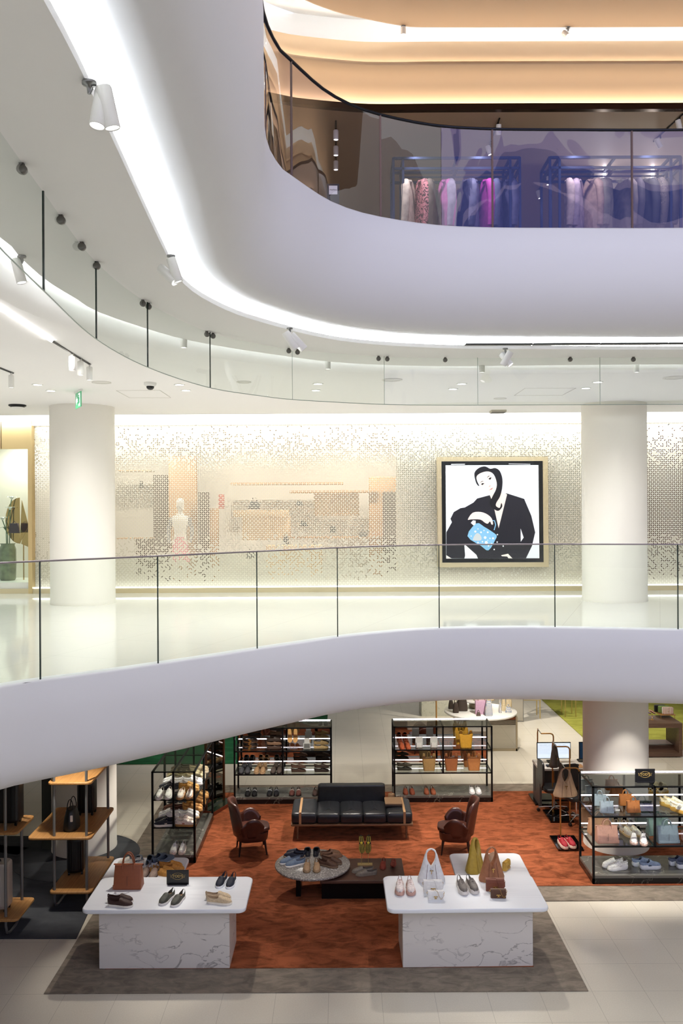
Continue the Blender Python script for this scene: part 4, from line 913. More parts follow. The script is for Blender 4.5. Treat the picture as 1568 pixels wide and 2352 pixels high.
monitor(1331, 1706, 1352, 1742, 16.8, mat('dark_screen', '#16324c', .2, emit=.3), 'narrow dark blue monitor beside the right column', .762)
kq = thing('keyboard', 'black keyboard on the desk below the wide monitor', 'keyboard', (Q(1282,1760,16.5).x - .05, 16.5, .7615)); m = MB(); m.prism(rrect(.36, .12, .01, 2), 0, .018, bev=.003); m.build('key_bed', black_m, kq)
m = MB(); [m.box(-.17+.022*i, -.153+.022*i, -.05+.025*j, -.03+.025*j, .0185, .022) for i in range(16) for j in range(4)]; m.build('keys', mat('key_grey', '#2a2c30', .5), kq)
mp_ = thing('desk_pad', 'tan desk pad lying under the computer mouse', 'desk pad', (Q(1322,1757,16.5).x, 16.5, .7615)); m = MB(); m.prism(rrect(.26, .22, .01, 2), 0, .006); m.build('pad', mat('tan_pad', '#b98a5a', .6), mp_)
ms = thing('computer_mouse', 'black computer mouse on the tan desk pad', 'mouse', (Q(1326,1755,16.5).x, 16.52, .768)); m = MB(); m.lathe([(.001, .03), (.02, .027), (.032, .012), (.034, 0)], 16); m.build('shell', blk, ms); m.sm = m.sm

# ---- far furniture ----
q = P(1103, 1632, .85); rtb = thing('round_display_table', 'large round two tier white display table with handbags at back', 'table', (q.x, q.y, 0))
RR = 82.5 * q.y / F
wst = mat('white_round_top', '#ecebe6', .3)
m = MB(); m.lathe([(RR*.985, .80), (RR, .81), (RR, .845), (RR-.005, .85), (.001, .85)], 64); m.build('lower_top', wst, rtb)
m = MB(); m.lathe([(RR*.46, 1.02), (RR*.47, 1.03), (RR*.47, 1.06), (.001, 1.06)], 48); m.v = [(x - .05, y + .35, z) for x, y, z in m.v]; m.build('upper_top', wst, rtb)
m = MB(); m.lathe([(RR*.2, .85), (RR*.2, 1.02)], 32); m.v = [(x - .05, y + .35, z) for x, y, z in m.v]; m.build('upper_pedestal', mat('brushed_champagne', '#a89c84', .35, .7), rtb)
m = MB(); m.box(-RR*.82, RR*.9, -RR*.5, -RR*.5 + .05, 0.06, .80); m.build('front_panel', mirror_m, rtb)
m = MB(); m.box(-RR*.84, RR*.92, -RR*.5 - .01, -RR*.5 + .06, 0, .06); m.box(RR*.88, RR*.93, -RR*.5 - .01, RR*.3, 0, .80); m.build('base_frame', MATS['brushed_champagne'], rtb)
RTB = q
tz = veined('terrazzo_block', '#c9cabc', '#8d8f80', 9, .03, .4, .7)
a = P(968, 1645, 0); m = MB(); m.box(0, 1.3, 0, .8, 0, 3.07); o = m.build('trim_30', tz, None, (a.x, a.y, 0)); o['kind'] = 'structure'; o['label'] = 'square terrazzo clad pillar at the back'
q = P(999, 1650, 0); m = MB(); m.cyl((0, 0, 0), (0, 0, 3.06), .02); tag(m.build('brass_pole', brass, None, (q.x, q.y - .3, 0)), 'slim brass pole in front of the terrazzo pillar', 'pole')
# shelves with folded goods at the back
def goods_shelf(px0, py0, px1, label, tag_):
    a = P(px0, py0, 0); b = P(px1, py0, 0); w_ = b.x - a.x; r = thing('display_shelf', label, 'shelf', ((a.x+b.x)/2, a.y, .0205)); pg = mat('pale_brass', '#cbb67c', .3, .8)
    m = MB()
    for x in (-w_/2, w_/2):
        for y in (0, .4): m.box(x-.012, x+.012, y-.012, y+.012, 0, 1.3)
    for z in (.5, .95, 1.3): m.box(-w_/2, w_/2, -.01, .01, z-.015, z); m.box(-w_/2, w_/2, .39, .41, z-.015, z)
    m.build('frame', pg, r)
    for z in (.5, .95): m = MB(); m.box(-w_/2, w_/2, 0, .4, z, z + .02); m.build('shelf_board', wst, r)
    return Vector(r.location), w_
loc1, w1 = goods_shelf(1201, 1652, 1240, 'brass framed shelf with folded knitwear beside the white round table', '')
loc2, w2 = goods_shelf(1298, 1648, 1322, 'small brass framed shelf with folded goods by the lime carpet', '')
k_ = 0
for loc, w_, nm in ((loc1, w1, 'left brass shelf'), (loc2, w2, 'right brass shelf')):
    for j, (c_, cn) in enumerate((('#cfc4b4', 'beige'), ('#3a3030', 'dark'), ('#a88878', 'rose'), ('#e4ded2', 'cream'))):
        m = MB(); m.prism(rrect(w_*.7, .3, .03, 3), 0, .035, bev=.012); o = m.build('folded_sweater', mat('knit_' + cn, c_, .9), None, (loc.x, loc.y + .2, loc.z + .9705 + .037*j)); tag(o, '%s folded sweater in the stack on the %s' % (cn, nm), 'sweater')
a = P(1195, 1600, 0)
# mirror / poster frame behind round table
q = P(1192, 1660, 0); m = MB(); fm = thing('leaning_mirror', 'framed leaning mirror right behind the round white table', 'mirror', (q.x, q.y + .1, .0)); m.box(-.2, .14, 0, .03, 0, 1.5); m.build('frame', steel, fm); m = MB(); m.box(-.18, .12, -.005, -.001, .03, 1.47); m.build('pane', mirror_m, fm)
# walnut display table right
dw = wood('walnut_table', '#6b5040', '#4c382c', 12)
yy = P(1560, 1740, 0).y; xr_ = P(1566, 1739, 0).x; xl_ = xr_ - 1.6; zt = Q(1500, 1662, yy).z
wt2 = thing('display_table', 'large walnut open box display table behind the right column', 'table', ((xl_+xr_)/2, yy + .4, .0205)); W_ = xr_ - xl_; zt -= .02
m = MB(); m.box(-W_/2, W_/2, -.4, .4, zt-.1, zt); m.build('table_top', dw, wt2)
for s in (-1, 1): m = MB(); x_ = s*(W_/2-.04); m.box(x_-.04, x_+.04, -.4, .4, 0, zt-.1); m.build('side_panel', dw, wt2)
m = MB(); m.box(-W_/2 + .08, W_/2 - .08, -.4, .4, 0, .08); m.build('bottom_board', dw, wt2)
m = MB(); m.box(-W_/2 + .08, W_/2 - .08, -.1, .4, .08, .18); m.build('inner_step', dw, wt2)
WT = Vector(((xl_+xr_)/2, yy + .4, zt + .0205))

# ---- luggage shelves ----
oak = wood('oak_shelf', '#b98a52', '#a0713e', 12, .45, 'Y'); gpost = mat('grey_post', '#7c7d7c', .35, .5)
def lug_shelf(label, boards, posts, z0):
    r = thing('luggage_shelf', label, 'shelf', (posts[0][0], posts[0][1], .0115)); ox, oy = posts[0][0], posts[0][1]
    for (x0, x1, y0, y1, z) in boards:
        m = MB(); m.prism(rrect(x1-x0, y1-y0, .06, 5, (x0+x1)/2-ox, (y0+y1)/2-oy), z-.035-.0115, z-.0115, bev=.008); m.build('shelf_board', oak, r)
    for x, y in posts: m = MB(); m.cyl((x-ox, y-oy, z0-.05), (x-ox, y-oy, 2.95), .02, n=14); m.build('post', gpost, r)
    xa, xb = posts[0][0]-ox, posts[1][0]-ox; yb_ = posts[-1][1]-oy
    for x in (xa, xb):
        m = MB(); m.tube([(x, 0, z0-.04), (x, -.0, .16), (x, .04, .06), (x, .14, .02), (x, yb_-.14, .02), (x, yb_-.04, .06), (x, yb_, .16), (x, yb_, z0-.04)], .018, 8); m.build('sled_foot', gpost, r)
    return r
zb1 = .30; a = P(112, 2049, zb1); b = P(207, 2052, zb1); c_ = P(262, 1966, zb1)
zm = Q(200, 1924, a.y).z; zt_ = Q(150, 1798, a.y).z
lug_shelf('wooden luggage shelf with grey posts in front of left column', [(a.x, b.x, a.y, c_.y, zb1), (Q(62, 1925, a.y).x, b.x, a.y, c_.y, zm), (Q(108, 1798, a.y).x, b.x, a.y, c_.y, zt_)],
          [(P(125,2044,zb1).x, a.y + .07), (P(199,2044,zb1).x, a.y + .07), (P(250,1968,zb1).x, c_.y - .07), (P(125,2044,zb1).x, c_.y - .07)], zb1)
LS = (a, b, c_, zb1, zm, zt_)
a2 = P(30, 2112, .3); b2 = P(62, 2062, .3)
zm2 = Q(30, 1909, a2.y + .05).z
lug_shelf('wooden luggage shelf cut off by the left picture edge', [(a2.x - 1.3, a2.x + .06, a2.y, b2.y + .02, .3), (a2.x - 1.3, a2.x + .06, a2.y, b2.y + .02, zm2)],
          [(P(18,2100,.3).x, a2.y + .08), (P(-190,2100,.3).x, a2.y + .08), (P(50,2067,.3).x, b2.y - .06)], .3)
def suitcase(w, h, d, m_, label, loc, rz=0, ribs=True, handle=True):
    r = thing('suitcase', label, 'suitcase', loc, rz); z0 = .05
    m = MB(); R = []
    for z, k in ((0, .9), (.02, .98), (.05, 1), (h-.05, 1), (h-.02, .98), (h, .9)): R.append([(x, y, z0 + z) for x, y in rrect(w*k, d*(k if k < .95 else 1), d*.22, 4)])
    m.rings(R); m.build('shell', m_, r)
    if ribs:
        m = MB()
        for k in range(7): x = -w*.4 + w*.8*k/6; m.box(x-.006, x+.006, -d/2-.006, -d/2+.004, z0+.05, z0+h-.05)
        m.build('ribs', m_, r)
    for x in (-w*.38, w*.38):
        for y in (-d*.3, d*.3): m = MB(); m.cyl((x-.012, y, .025), (x+.012, y, .025), .025, n=14); m.build('wheel', mat('wheel_black', '#0d0d0e', .4), r)
    m = MB(); m.tube([(-w*.15, 0, z0+h-.005), (-w*.13, 0, z0+h+.025), (w*.13, 0, z0+h+.025), (w*.15, 0, z0+h-.005)], .01, 6); m.build('handle', MATS['wheel_black'], r); return r
blkcase = mat('matte_black_shell', '#0b0c0e', .38); silc = mat('silver_shell', '#c6c0b8', .3, .3)
q = P(167, 2014, zb1); suitcase(.24, .50, .38, blkcase, 'black cabin suitcase on the lowest board of the luggage shelf', (q.x, q.y + .18, zb1 + .001), math.radians(10))
q = P(195, 1880, zm); suitcase(.24, .46, .26, blkcase, 'black suitcase at the rear of the middle luggage board', (q.x - .02, c_.y - .3, zm + .001), 0)
q = P(15, 2075, .3); suitcase(.36, .6, .24, silc, 'silver ribbed suitcase at the left picture edge', (a2.x - .32, a2.y + .28, .301), 0)
suitcase(.4, .62, .26, blkcase, 'tall black suitcase on the upper board at the left edge', (a2.x - .2, a2.y + .32, zm2 + .001), 0)
q = P(157, 1912, zm); lb_ = dome_bag(Vector((q.x + .0, q.y + .16, zm + .001)), .2, .30, .34, blkcase, 'soft black travel bag with white tag on the middle board')
m = MB(); m.prism(rrect(.035, .09, .008, 3), -.002, .002, T(.05, -.178, .2, 0, math.pi/2, .2)); m.build('luggage_tag', mat('white_tag', '#e4ded6', .5), lb_)
m = MB(); m.box(-.1, .1, -.03, .03, 0, 3.06); q = P(102, 1962, 0); pn = m.build('dark_pillar', mat('dark_grey_panel', '#4a4c46', .5), None, (q.x, q.y + .2, .012)); tag(pn, 'tall dark grey upright panel left of the left ground column', 'panel')

# ================= shoes =================
def lerp_tab(tab, t):
    for (a, va), (b, vb) in zip(tab, tab[1:]):
        if t <= b:
            k = (t - a) / (b - a); k = k*k*(3-2*k); return va + (vb - va)*k
    return tab[-1][1]
WT_ = [(0, .014), (.05, .028), (.15, .034), (.35, .034), (.55, .041), (.72, .047), (.86, .042), (.95, .028), (1, .010)]
def sole_poly(L, k=1.0, off=0):
    pts = []
    for i in range(25):
        t = i/24; pts.append((lerp_tab(WT_, t)*k + off + .004*math.sin(t*3.1), -L/2 + L*t))
    for i in range(24, -1, -1):
        t = i/24; pts.append((-(lerp_tab(WT_, t)*k + off) + .004*math.sin(t*3.1), -L/2 + L*t))
    out = []
    for p in pts:
        if not out or (Vector(p)-Vector(out[-1])).length > 1e-4: out.append(p)
    return out
SHOES = {}
def shoe(kind, up, sole, lining='#8a6f55', accent=None, name=None, upm=None):
    key = (kind, up, sole, lining, accent)
    if key in SHOES: return SHOES[key], True
    sneak = kind in ('sneaker', 'chunky'); L = .285 if not sneak else .30
    z0 = {'loafer': .016, 'slipon': .022, 'moc': .008, 'sneaker': .030, 'chunky': .042}[kind]
    r = thing(name or ('sneaker' if sneak else 'loafer'), 'x', 'shoe')
    um = mat('shoe_' + up.strip('#') + ('_gloss' if kind == 'gloss' else ''), up, .7, 0, .15, 60, .1); so = mat('sole_' + sole.strip('#'), sole, .6); li = mat('lining_' + lining.strip('#'), lining, .8)
    m = MB(); pl_ = sole_poly(L, 1.08 if sneak else 1.03, .004 if kind != 'moc' else .001)
    if kind == 'chunky':
        R = []
        for z, k in ((0, .93), (.006, 1.0), (z0*.5, 1.06), (z0 + .004, .97)): R.append([(x*k, y*(1 + (k-1)*.5), z + (.012*max(0, abs(y)/(L/2) - .75)**1.0 if z < .01 else .006*math.sin(y*70) + (.014 if y < -.05 and z > .02 else 0))) for x, y in pl_])
        m.rings(R)
    else: m.prism(pl_, 0, z0 + .002, bev=min(.004, z0*.3))
    m.build('sole', so, r)
    HT = [(0, .058), (.04, .066), (.12, .060), (.25, .050), (.38, .052), (.48, .066), (.56, .062), (.7, .050), (.84, .040), (.94, .028), (1, .010)]
    if sneak: HT = [(0, .064), (.04, .074), (.12, .066), (.25, .056), (.36, .066), (.42, .086), (.52, .076), (.7, .054), (.84, .042), (.94, .032), (1, .012)]
    n = 17; m = MB(); st_ = [0, .015, .04, .08, .13, .2, .28, .36, .43, .48, .54, .62, .7, .78, .85, .91, .95, .98, 1]; vs = []
    for t in st_:
        w_, h = lerp_tab(WT_, t), lerp_tab(HT, t); y = -L/2 + L*t*.985 + .002
        for k in range(n):
            a = math.pi*k/(n-1); c, s_ = math.cos(a), math.sin(a)
            x = w_*math.copysign(abs(c)**.75, c); z = z0 + h*abs(s_)**(.62 if t > .5 else .8)
            if .03 < t < .45: z = min(z, z0 + h)
            vs.append((x + .004*math.sin(t*3.1), y - (.012*(z - z0)/.06 if t < .05 else 0), z))
    fs = []
    lim = .40 if sneak else .48
    for i in range(len(st_)-1):
        for k in range(n-1):
            if .035 <= st_[i] < lim and n//2 - 4 <= k < n//2 + 4: continue
            fs.append((i*n+k, i*n+k+1, (i+1)*n+k+1, (i+1)*n+k))
    m.add(vs, fs, True); m.build('upper', um, r)
    m = MB(); m.prism([(x*.86, y*.96) for x, y in sole_poly(L, 1)], z0 + .003, z0 + .012); m.build('insole', li, r)
    ac = mat('accent_' + (accent or up).strip('#'), accent or up, .6)
    if sneak:
        m = MB()
        for k in range(4):
            t = .46 + .07*k; y = -L/2 + L*t; z = z0 + lerp_tab(HT, t) + .001; m.tube([(-.02, y+.003, z-.010), (-.008, y, z), (.008, y+.004, z), (.02, y-.002, z-.010)], .0028, 5)
        m.build('laces', mat('accent_' + (accent or '#f2f0ea').strip('#'), accent or '#f2f0ea', .6), r)
        if accent:
            m = MB()
            for s in (-1, 1):
                m = MB(); m.rings([[(s*(lerp_tab(WT_, t)*(1.0 - .25*(v)) + .0035) + .004*math.sin(t*3.1), -L/2 + L*(t + .03*v), z0 + .008 + .034*v) for v in (0, .5, 1)] for t in (.36, .42, .48)], False, True, False); m.build('side_stripe', ac, r)
    else:
        m = MB(); R = []
        for t, dz in ((.50, .002), (.55, .0045), (.60, .002)):
            w_, h = lerp_tab(WT_, t), lerp_tab(HT, t); y = -L/2 + L*t
            R.append([(w_*1.04*math.copysign(abs(math.cos(a))**.75, math.cos(a)) + .004*math.sin(t*3.1), y, z0 + (h + dz)*abs(math.sin(a))**.62) for a in [math.pi*(.1 + .8*k/12) for k in range(13)]])
        m.rings(R, False, True, False); m.build('vamp_strap', ac, r)
    SHOES[key] = r; return r, False
def one_shoe(sp, loc, rz, label, group=None, sx=1):
    pr, used = shoe(*sp); o = place(pr, used, loc, rz, label, group); o.scale = (sx, 1, 1); return o
def pair(sp, loc, rz, label, gap=.055, group=None, lag=0.0, spread=0.03, sc=1.1):
    gap *= 1.08
    """rz = 0 puts the toes to the back; pi puts the toes to the front"""
    for s, w_ in ((-1, 'left'), (1, 'right')):
        d = Vector((s*gap*math.cos(rz), s*gap*math.sin(rz), 0)) + Vector((-math.sin(rz), math.cos(rz), 0))*lag*s
        sd = w_ if math.cos(rz) > -.3 else ('right' if w_ == 'left' else 'left')
        if abs(math.cos(rz)) < .5: sd = 'front' if d.y < 0 else 'rear'
        o = one_shoe(sp, Vector(loc) + d, rz - s*spread, label + ', %s shoe of the pair' % sd, group, s)
        o.scale = (s*sc, sc, sc)
PI = math.pi
LO = lambda up, sole='#2a2420', li='#9a7a58', ac=None: ('loafer', up, sole, li, ac)
SL = lambda up, sole='#e8e4dc', li='#9a7a58': ('slipon', up, sole, li, None)
MC = lambda up, li='#8a6a48', ac=None: ('moc', up, up, li, ac)
SN = lambda up, sole='#efece6', ac='#ffffff', li='#b8a890': ('sneaker', up, sole, li, ac)
CH = lambda up, sole='#efece6', ac='#ffffff', li='#b8a890': ('chunky', up, sole, li, ac)
# left marble table
TZ = .8005
pair(SL('#3c2620', '#e9e4da'), P(277, 2076, .8) , -PI/2 - .12, 'dark brown suede slip-on at left front of marble table', .05, lag=.02)
pair(SL('#43443c', '#e9e6e0'), P(396, 2070, .8), PI - .30, 'olive green suede slip-on in the middle of left marble table', .07)
pair(SL('#cdb795', '#e9e2d4'), P(503, 2070, .8), -PI/2 - .12, 'sand suede slip-on at right front of left table', .05, lag=.02)
pair(SL('#1b2232', '#eef0f2'), P(520, 2030, .8), PI - .15, 'navy suede slip-on at right rear of left marble table', .058)
NZ = .7005
pair(MC('#5c6a78', '#20222a'), P(331, 1978, .7), .08, 'blue grey driving shoe, left pair on rear table', .07)
pair(MC('#56636f', '#20222a'), P(372, 1978, .7) + Vector((0, .05, 0)), -.5, 'blue grey driving shoe, right pair on rear table', .055)
pair(MC('#c98c3e', '#a8702e'), P(391, 1992, .7) + Vector((.03, -.02, 0)), -PI/2 + .05, 'mustard yellow driving shoe on left rear table, farther pair', .045, lag=.02)
pair(MC('#cf9646', '#a8702e'), P(373, 2005, .7) + Vector((.0, .0, 0)), -PI/2 - .25, 'mustard yellow bow loafer right behind the black sign', .045)
pair(LO('#a59080', '#5a4a40', '#7a4a3c'), P(345, 2008, .7), PI - .1, 'taupe tassel loafer peeping over the marble table', .055)
pair(LO('#cfcabb', '#2a2a2c', '#1c1c20'), P(300, 1986, .7), PI/2 + .25, 'off white and black loafer behind the brown tote', .05, lag=.02)
# right marble table
pair(CH('#e6dad4', '#c99f90', '#cda79b', '#8a8088'), P(930, 2046, .8), PI - .04, 'pale pink and white running shoe on right marble table', .060)
pair(CH('#6f6862', '#d9d2cc', '#4a443f', '#8f8f92'), P(1072, 2044, .8), PI + .14, 'grey brown running shoe on right marble table', .060)
# round coffee table (top .42)
CT = Vector((ct.location.x, ct.location.y, .4215))
def onct(px_, py_): q = P(px_, py_, .42); return Vector((q.x, q.y, .4215))
pair(SL('#a28565', '#8f7556'), onct(716, 1996), PI - .0, 'tan suede slip-on at the front of the round table', .062)
pair(SL('#6c7d90', '#e9e4da'), onct(671, 1985), PI/2 + .42, 'blue grey slip-on at left front of round table', .055, lag=.02)
pair(LO('#1c2030', '#9c8a70'), onct(677, 1966), PI/2 - .28, 'dark navy loafer at left rear of round table', .05)
pair(MC('#20222e', '#0e0e12'), onct(716, 1959), .0, 'black navy driving shoe with cream heel at the table back', .058)
pair(MC('#76563e', '#5a3c28'), onct(761, 1966), -PI/2 + .30, 'mid brown suede loafer at right rear of round table', .05)
pair(SL('#4e3526', '#6e5844'), onct(758, 1986), PI + PI/2 - .45 - PI/2 + PI/2 - 0.0, 'dark brown slip-on at right front of round table', .058)
# walnut low table (top .34)
def onw(px_, py_): q = P(px_, py_, .34); return Vector((q.x, q.y, .3405))
pair(MC('#70675c', '#4a4038'), onw(836, 2006), PI/2 + .15, 'grey suede driving shoe on the low walnut table', .05, lag=.02)
one_shoe(MC('#7c3020', '#5a2016'), onw(880, 1989), PI - .12, 'red brown driving shoe standing upright on low walnut table')
sp_, used_ = shoe(*MC('#7c3020', '#5a2016'))
sol = mat('rust_pebbles', '#7c3423', .6)
def pebble_shoe(loc, label, plate, peb, upright, rz=0, tilt=0.0, stand=False):
    r = thing('driving_shoe', label, 'shoe', loc, rz)
    Mx = T(0, 0, 0, 0, PI/2, 0) if upright else T(0, 0, .052, 0, 0, PI)
    if upright: Mx = T(0, 0, .42, 0, 0, tilt) @ T(0, 0, 0, 0, PI/2) @ T(0, 0, 0, 0, 0, 0)
    # sole faces the viewer (-Y) when upright
    F_ = Matrix.Identity(4)
    Mu = (T(0, 0, .16 + .14, 0, 0, tilt) @ T(0, 0, 0, 0, -PI/2)) if upright else T(0, 0, .058, 0, 0, PI)
    m = MB(); m.prism(sole_poly(.27, .98), 0, .006, Mu); m.build('sole', plate, r)
    m = MB(); R = []
    for t in [i/10 for i in range(11)]:
        w_, h = lerp_tab(WT_, t)*.97, .05 - .025*t; R.append([(w_*math.cos(a), -.13 + .26*t, .006 + h*math.sin(a)) for a in [PI*k/8 for k in range(9)]])
    m.rings(R, False, True, False, Mu); m.build('upper', plate, r)
    m = MB()
    for j in range(17):
        t = .05 + .9*j/16; w_ = lerp_tab(WT_, t)
        if .36 < t < .46: continue
        n_ = 4 if w_ > .036 else 3
        for i in range(n_):
            x = -w_*.78 + 2*w_*.78*i/(n_-1) if n_ > 1 else 0; m.lathe([(.0055, 0), (.005, -.004), (.001, -.005)], 7, (x, -.13 + .265*t, 0), Mu)
    m.lathe([(.02, .0), (.018, -.003), (.001, -.003)], 12, (0, -.135 + .27*.41, 0), Mu); m.build('rubber_pebbles', peb, r)
    return r
pebble_shoe(onw(903, 1990), 'red brown driving shoe turned over with pebbled sole up', mat('shoe_rust', '#7c3020', .7), sol, False, PI - .1)
yel = mat('yellow_pebbles', '#d8c23e', .5); dks = mat('dark_brown_sole', '#33261c', .7)
stq = onw(838, 1986); stn = thing('shoe_stand', 'brass two pole shoe display stand on the low walnut table', 'stand', stq)
m = MB(); m.box(-.11, .11, -.04, .04, 0, .012); m.build('base_plate', mat('pale_brass', '#cbb67c', .3, .8), stn)
for x in (-.05, .05): m = MB(); m.cyl((x, 0, .012), (x, .03, .17), .003); m.build('pole', MATS['pale_brass'], stn)
for s, w_ in ((-1, 'left'), (1, 'right')):
    pebble_shoe((stq.x + s*.05, stq.y, stq.z + .0), '%s shoe displayed upright showing its yellow pebbled sole' % w_, dks, yel, True, 0, .06*s)
# case B
def onB(px_, lv, dy=.16): y = cBy + dy; return Vector((Q(px_, 1800, y).x, y, LV[lv] + .002 if lv else .147))
for x, sp, lb in ((577, ('loafer', '#111214', '#0c0c0c', '#1a1a1a', '#d8d8d8'), 'black patent loafer with silver trim'), (627, ('loafer', '#14161c', '#0c0c0c', '#c8a468', '#c8ccd4'), 'black and silver loafer'),
                  (678, ('loafer', '#6a3d34', '#1c1212', '#4a2a22', '#e2cfc4'), 'burgundy and cream spectator loafer'), (731, LO('#4a3630', '#241a16'), 'dark brown brogue')):
    pair(sp, onB(x, 0, .2), PI, lb + ' on left mirror case plinth', .055)
for x, sp, lb in ((562, SL('#4b4b50', '#202024'), 'charcoal slip-on'), (597, SL('#b8936a', '#c7a884'), 'tan soft loafer'), (635, SL('#5b4f48', '#2a2624'), 'grey brown slip-on')):
    pair(sp, onB(x, 1, .16), PI, lb + ', lower shelf front row, left mirror case', .05)
    pair(sp, onB(x + 5, 1, .42), PI, lb + ', lower shelf rear row, left mirror case', .045)
def stackp(x, y, z, cols, lb, rz=-PI/2, n=2):
    for i in range(n):
        one_shoe(MC(cols[i % len(cols)]), (x, y, z + .076*i), rz + .05*(-1)**i, lb + (', topmost of its stack' if i == n-1 else ', bottom of its stack' if i == 0 else ', middle of its stack'))
p_ = onB(686, 1, .18); stackp(p_.x, p_.y, p_.z, ['#4a3426', '#5a4030'], 'brown moccasin left of the very dark ones, mirror case', PI/2 + PI)
p_ = onB(739, 1, .18); stackp(p_.x, p_.y, p_.z, ['#2e221a', '#3a2a20'], 'very dark moccasin at right end of lower case shelf', PI/2 + PI)
p_ = onB(630, 2, .2); stackp(p_.x, p_.y, p_.z, ['#4a352a', '#7a5c44', '#33251d'], 'brown loafer beside the belts in mirror case', PI/2 + PI, 3)
p_ = onB(738, 2, .2); stackp(p_.x, p_.y, p_.z, ['#b09868', '#8a7448'], 'sand suede moccasin at right end of upper shelf', PI/2 + PI)
# belts
for k in range(7):
    p_ = onB(575 + (k % 3 - 1)*1.5, 2, .2); m = MB(); mm_ = mat('belt_%d' % (k % 3), ['#1a1512', '#5a3a22', '#2c1c14'][k % 3], .35)
    m.tube([(.13*math.cos(a), .07*math.sin(a), .015) for a in [2*PI*i/28 for i in range(28)]], .012, 6, loop=True, flat=1.2)
    b_ = m.build('belt', mm_, None, (p_.x, p_.y, p_.z + .029*k)); tag(b_, 'coiled belt number %s from the bottom of the belt pile' % ['one', 'two', 'three', 'four', 'five', 'six', 'seven'][k], 'belt', 'coiled leather belts piled on the case shelf')
    m = MB(); m.box(-.02, .02, -.086, -.078, .004, .028); m.build('buckle', brass, b_)
# upright pale soles
p_ = onB(672, 2, .2); st3 = thing('shoe_stand', 'silver shoe display stand in the upper right bay of mirror case', 'stand', p_); m = MB(); m.box(-.1, .1, -.03, .03, 0, .008); m.build('base_plate', chrome, st3)
for x in (-.05, .05): m = MB(); m.cyl((x, 0, .008), (x, .02, .1), .003); m.build('pole', chrome, st3)
pal = mat('pale_tan_sole', '#e0ae70', .6)
for s, w_ in ((-1, 'left'), (1, 'right')):
    r = thing('loafer', '%s pale tan shoe shown upright, sole out, in mirror case' % w_, 'shoe', (p_.x + s*.055, p_.y, p_.z)); Mu = T(0, 0, .24, 0, 0, .03*s) @ T(0, 0, 0, 0, -PI/2)
    m = MB(); m.prism(sole_poly(.27, 1), 0, .006, Mu); m.build('sole', pal, r)
    m = MB(); R = []
    for t in [i/10 for i in range(11)]:
        w2, h = lerp_tab(WT_, t)*.97, .05 - .025*t; R.append([(w2*math.cos(a), -.13 + .26*t, .006 + h*math.sin(a)) for a in [PI*k/8 for k in range(9)]])
    m.rings(R, False, True, False, Mu); m.build('upper', mat('shoe_pale_tan', '#c99a60', .7), r)
p_ = onB(705, 2, .16); m = MB(); m.box(-.07, .07, 0, .02, 0, .11); m.box(-.05, .05, .02, .05, .11, .19); o = m.build('card_holder', mat('acrylic_frame', '#c9cbc6', .15), None, p_); tag(o, 'clear acrylic card holder on the upper shelf of left mirror case', 'card holder')
m = MB(); m.box(-.055, .055, -.002, -.0005, .012, .095); m.build('card', mat('grey_card', '#6d706c', .5), o)
# case C
def onC(px_, lv, dy=.16): y = cCy + dy; return Vector((Q(px_, 1800, y).x, y, LV[lv] + .002 if lv else .147))
pair(MC('#8c4428', '#6e3420'), onC(938, 0, .2), PI, 'rust suede driving shoe, left pair on right mirror case plinth', .055)
pair(MC('#96502f', '#6e3420'), onC(986, 0, .2), PI, 'rust suede driving shoe, second pair on right mirror case plinth', .055)
pair(SL('#f0f0ee', '#f4f4f2', '#a8745a'), onC(1090, 0, .2), PI, 'white slip-on on the plinth of right mirror case', .055)
pair(MC('#b0552f', '#8c4428'), onC(930, 2, .16), PI, 'orange driving shoe on upper shelf of right mirror case, front', .05)
pair(MC('#9c4c2c', '#8c4428'), onC(927, 2, .42), PI, 'orange driving shoe on upper shelf of right mirror case, rear', .05)
p_ = onC(929, 1, .2); m = MB(); m.box(-.14, .14, -.06, .06, 0, .008); 
stackp(p_.x, p_.y, p_.z, ['#33301f', '#3d3826'], 'dark olive moccasin at left in right mirror case', PI/2 + PI)
for x, lb in ((963, 'left'), (997, 'right')):
    p_ = onC(x, 2, .14); m = MB(); m.box(-.055, .055, 0, .02, 0, .10); m.box(-.07, .07, .03, .06, 0, .19); o = m.build('card_holder', MATS['acrylic_frame'], None, p_); tag(o, '%s white card holder on upper shelf of right mirror case' % lb, 'card holder')
    m = MB(); m.box(-.045, .045, -.002, -.0005, .01, .09); m.build('card', mat('white_card', '#dfe0da', .5), o)
# case A (lengthwise)
def onA(col, row, lv): return Vector((cAx + (-.17 if col == 0 else .17), cAy + .14 + row*.34, LV[lv] + .002 if lv else .147))
pair(SN('#e9e6de', '#d8c9b8', '#ffffff'), onA(1, 0, 0) + Vector((-.12, .02, 0)), PI, 'white sneaker on the black marble plinth of the lengthwise case', .058)
AS = [[SN('#22242e', '#e6e2da', '#c8b8a4'), SN('#f0eee8', '#f4f2ee', '#f4f2ee'), LO('#5a3424', '#2a1c14'), SN('#3a3a3c', '#d8d0c4', '#a89888'), SN('#1e2026', '#c8c0b4', '#888888')],
      [SN('#efe4d6', '#b88a52', '#a8583a'), SN('#f3f1ec', '#d8b888', '#ffffff'), SN('#c08a4a', '#b98a50', '#e0b070'), SN('#b5803e', '#a8783c', '#d8a460'), SN('#c89a5a', '#a8783c', '#e0c090')]]
nm = [['navy and cream', 'plain white', 'dark brown', 'charcoal', 'black'], ['cream and rust', 'white gum soled', 'mustard tan', 'amber tan', 'light tan']]
rows_ = ['front', 'second', 'third', 'fourth', 'rear']
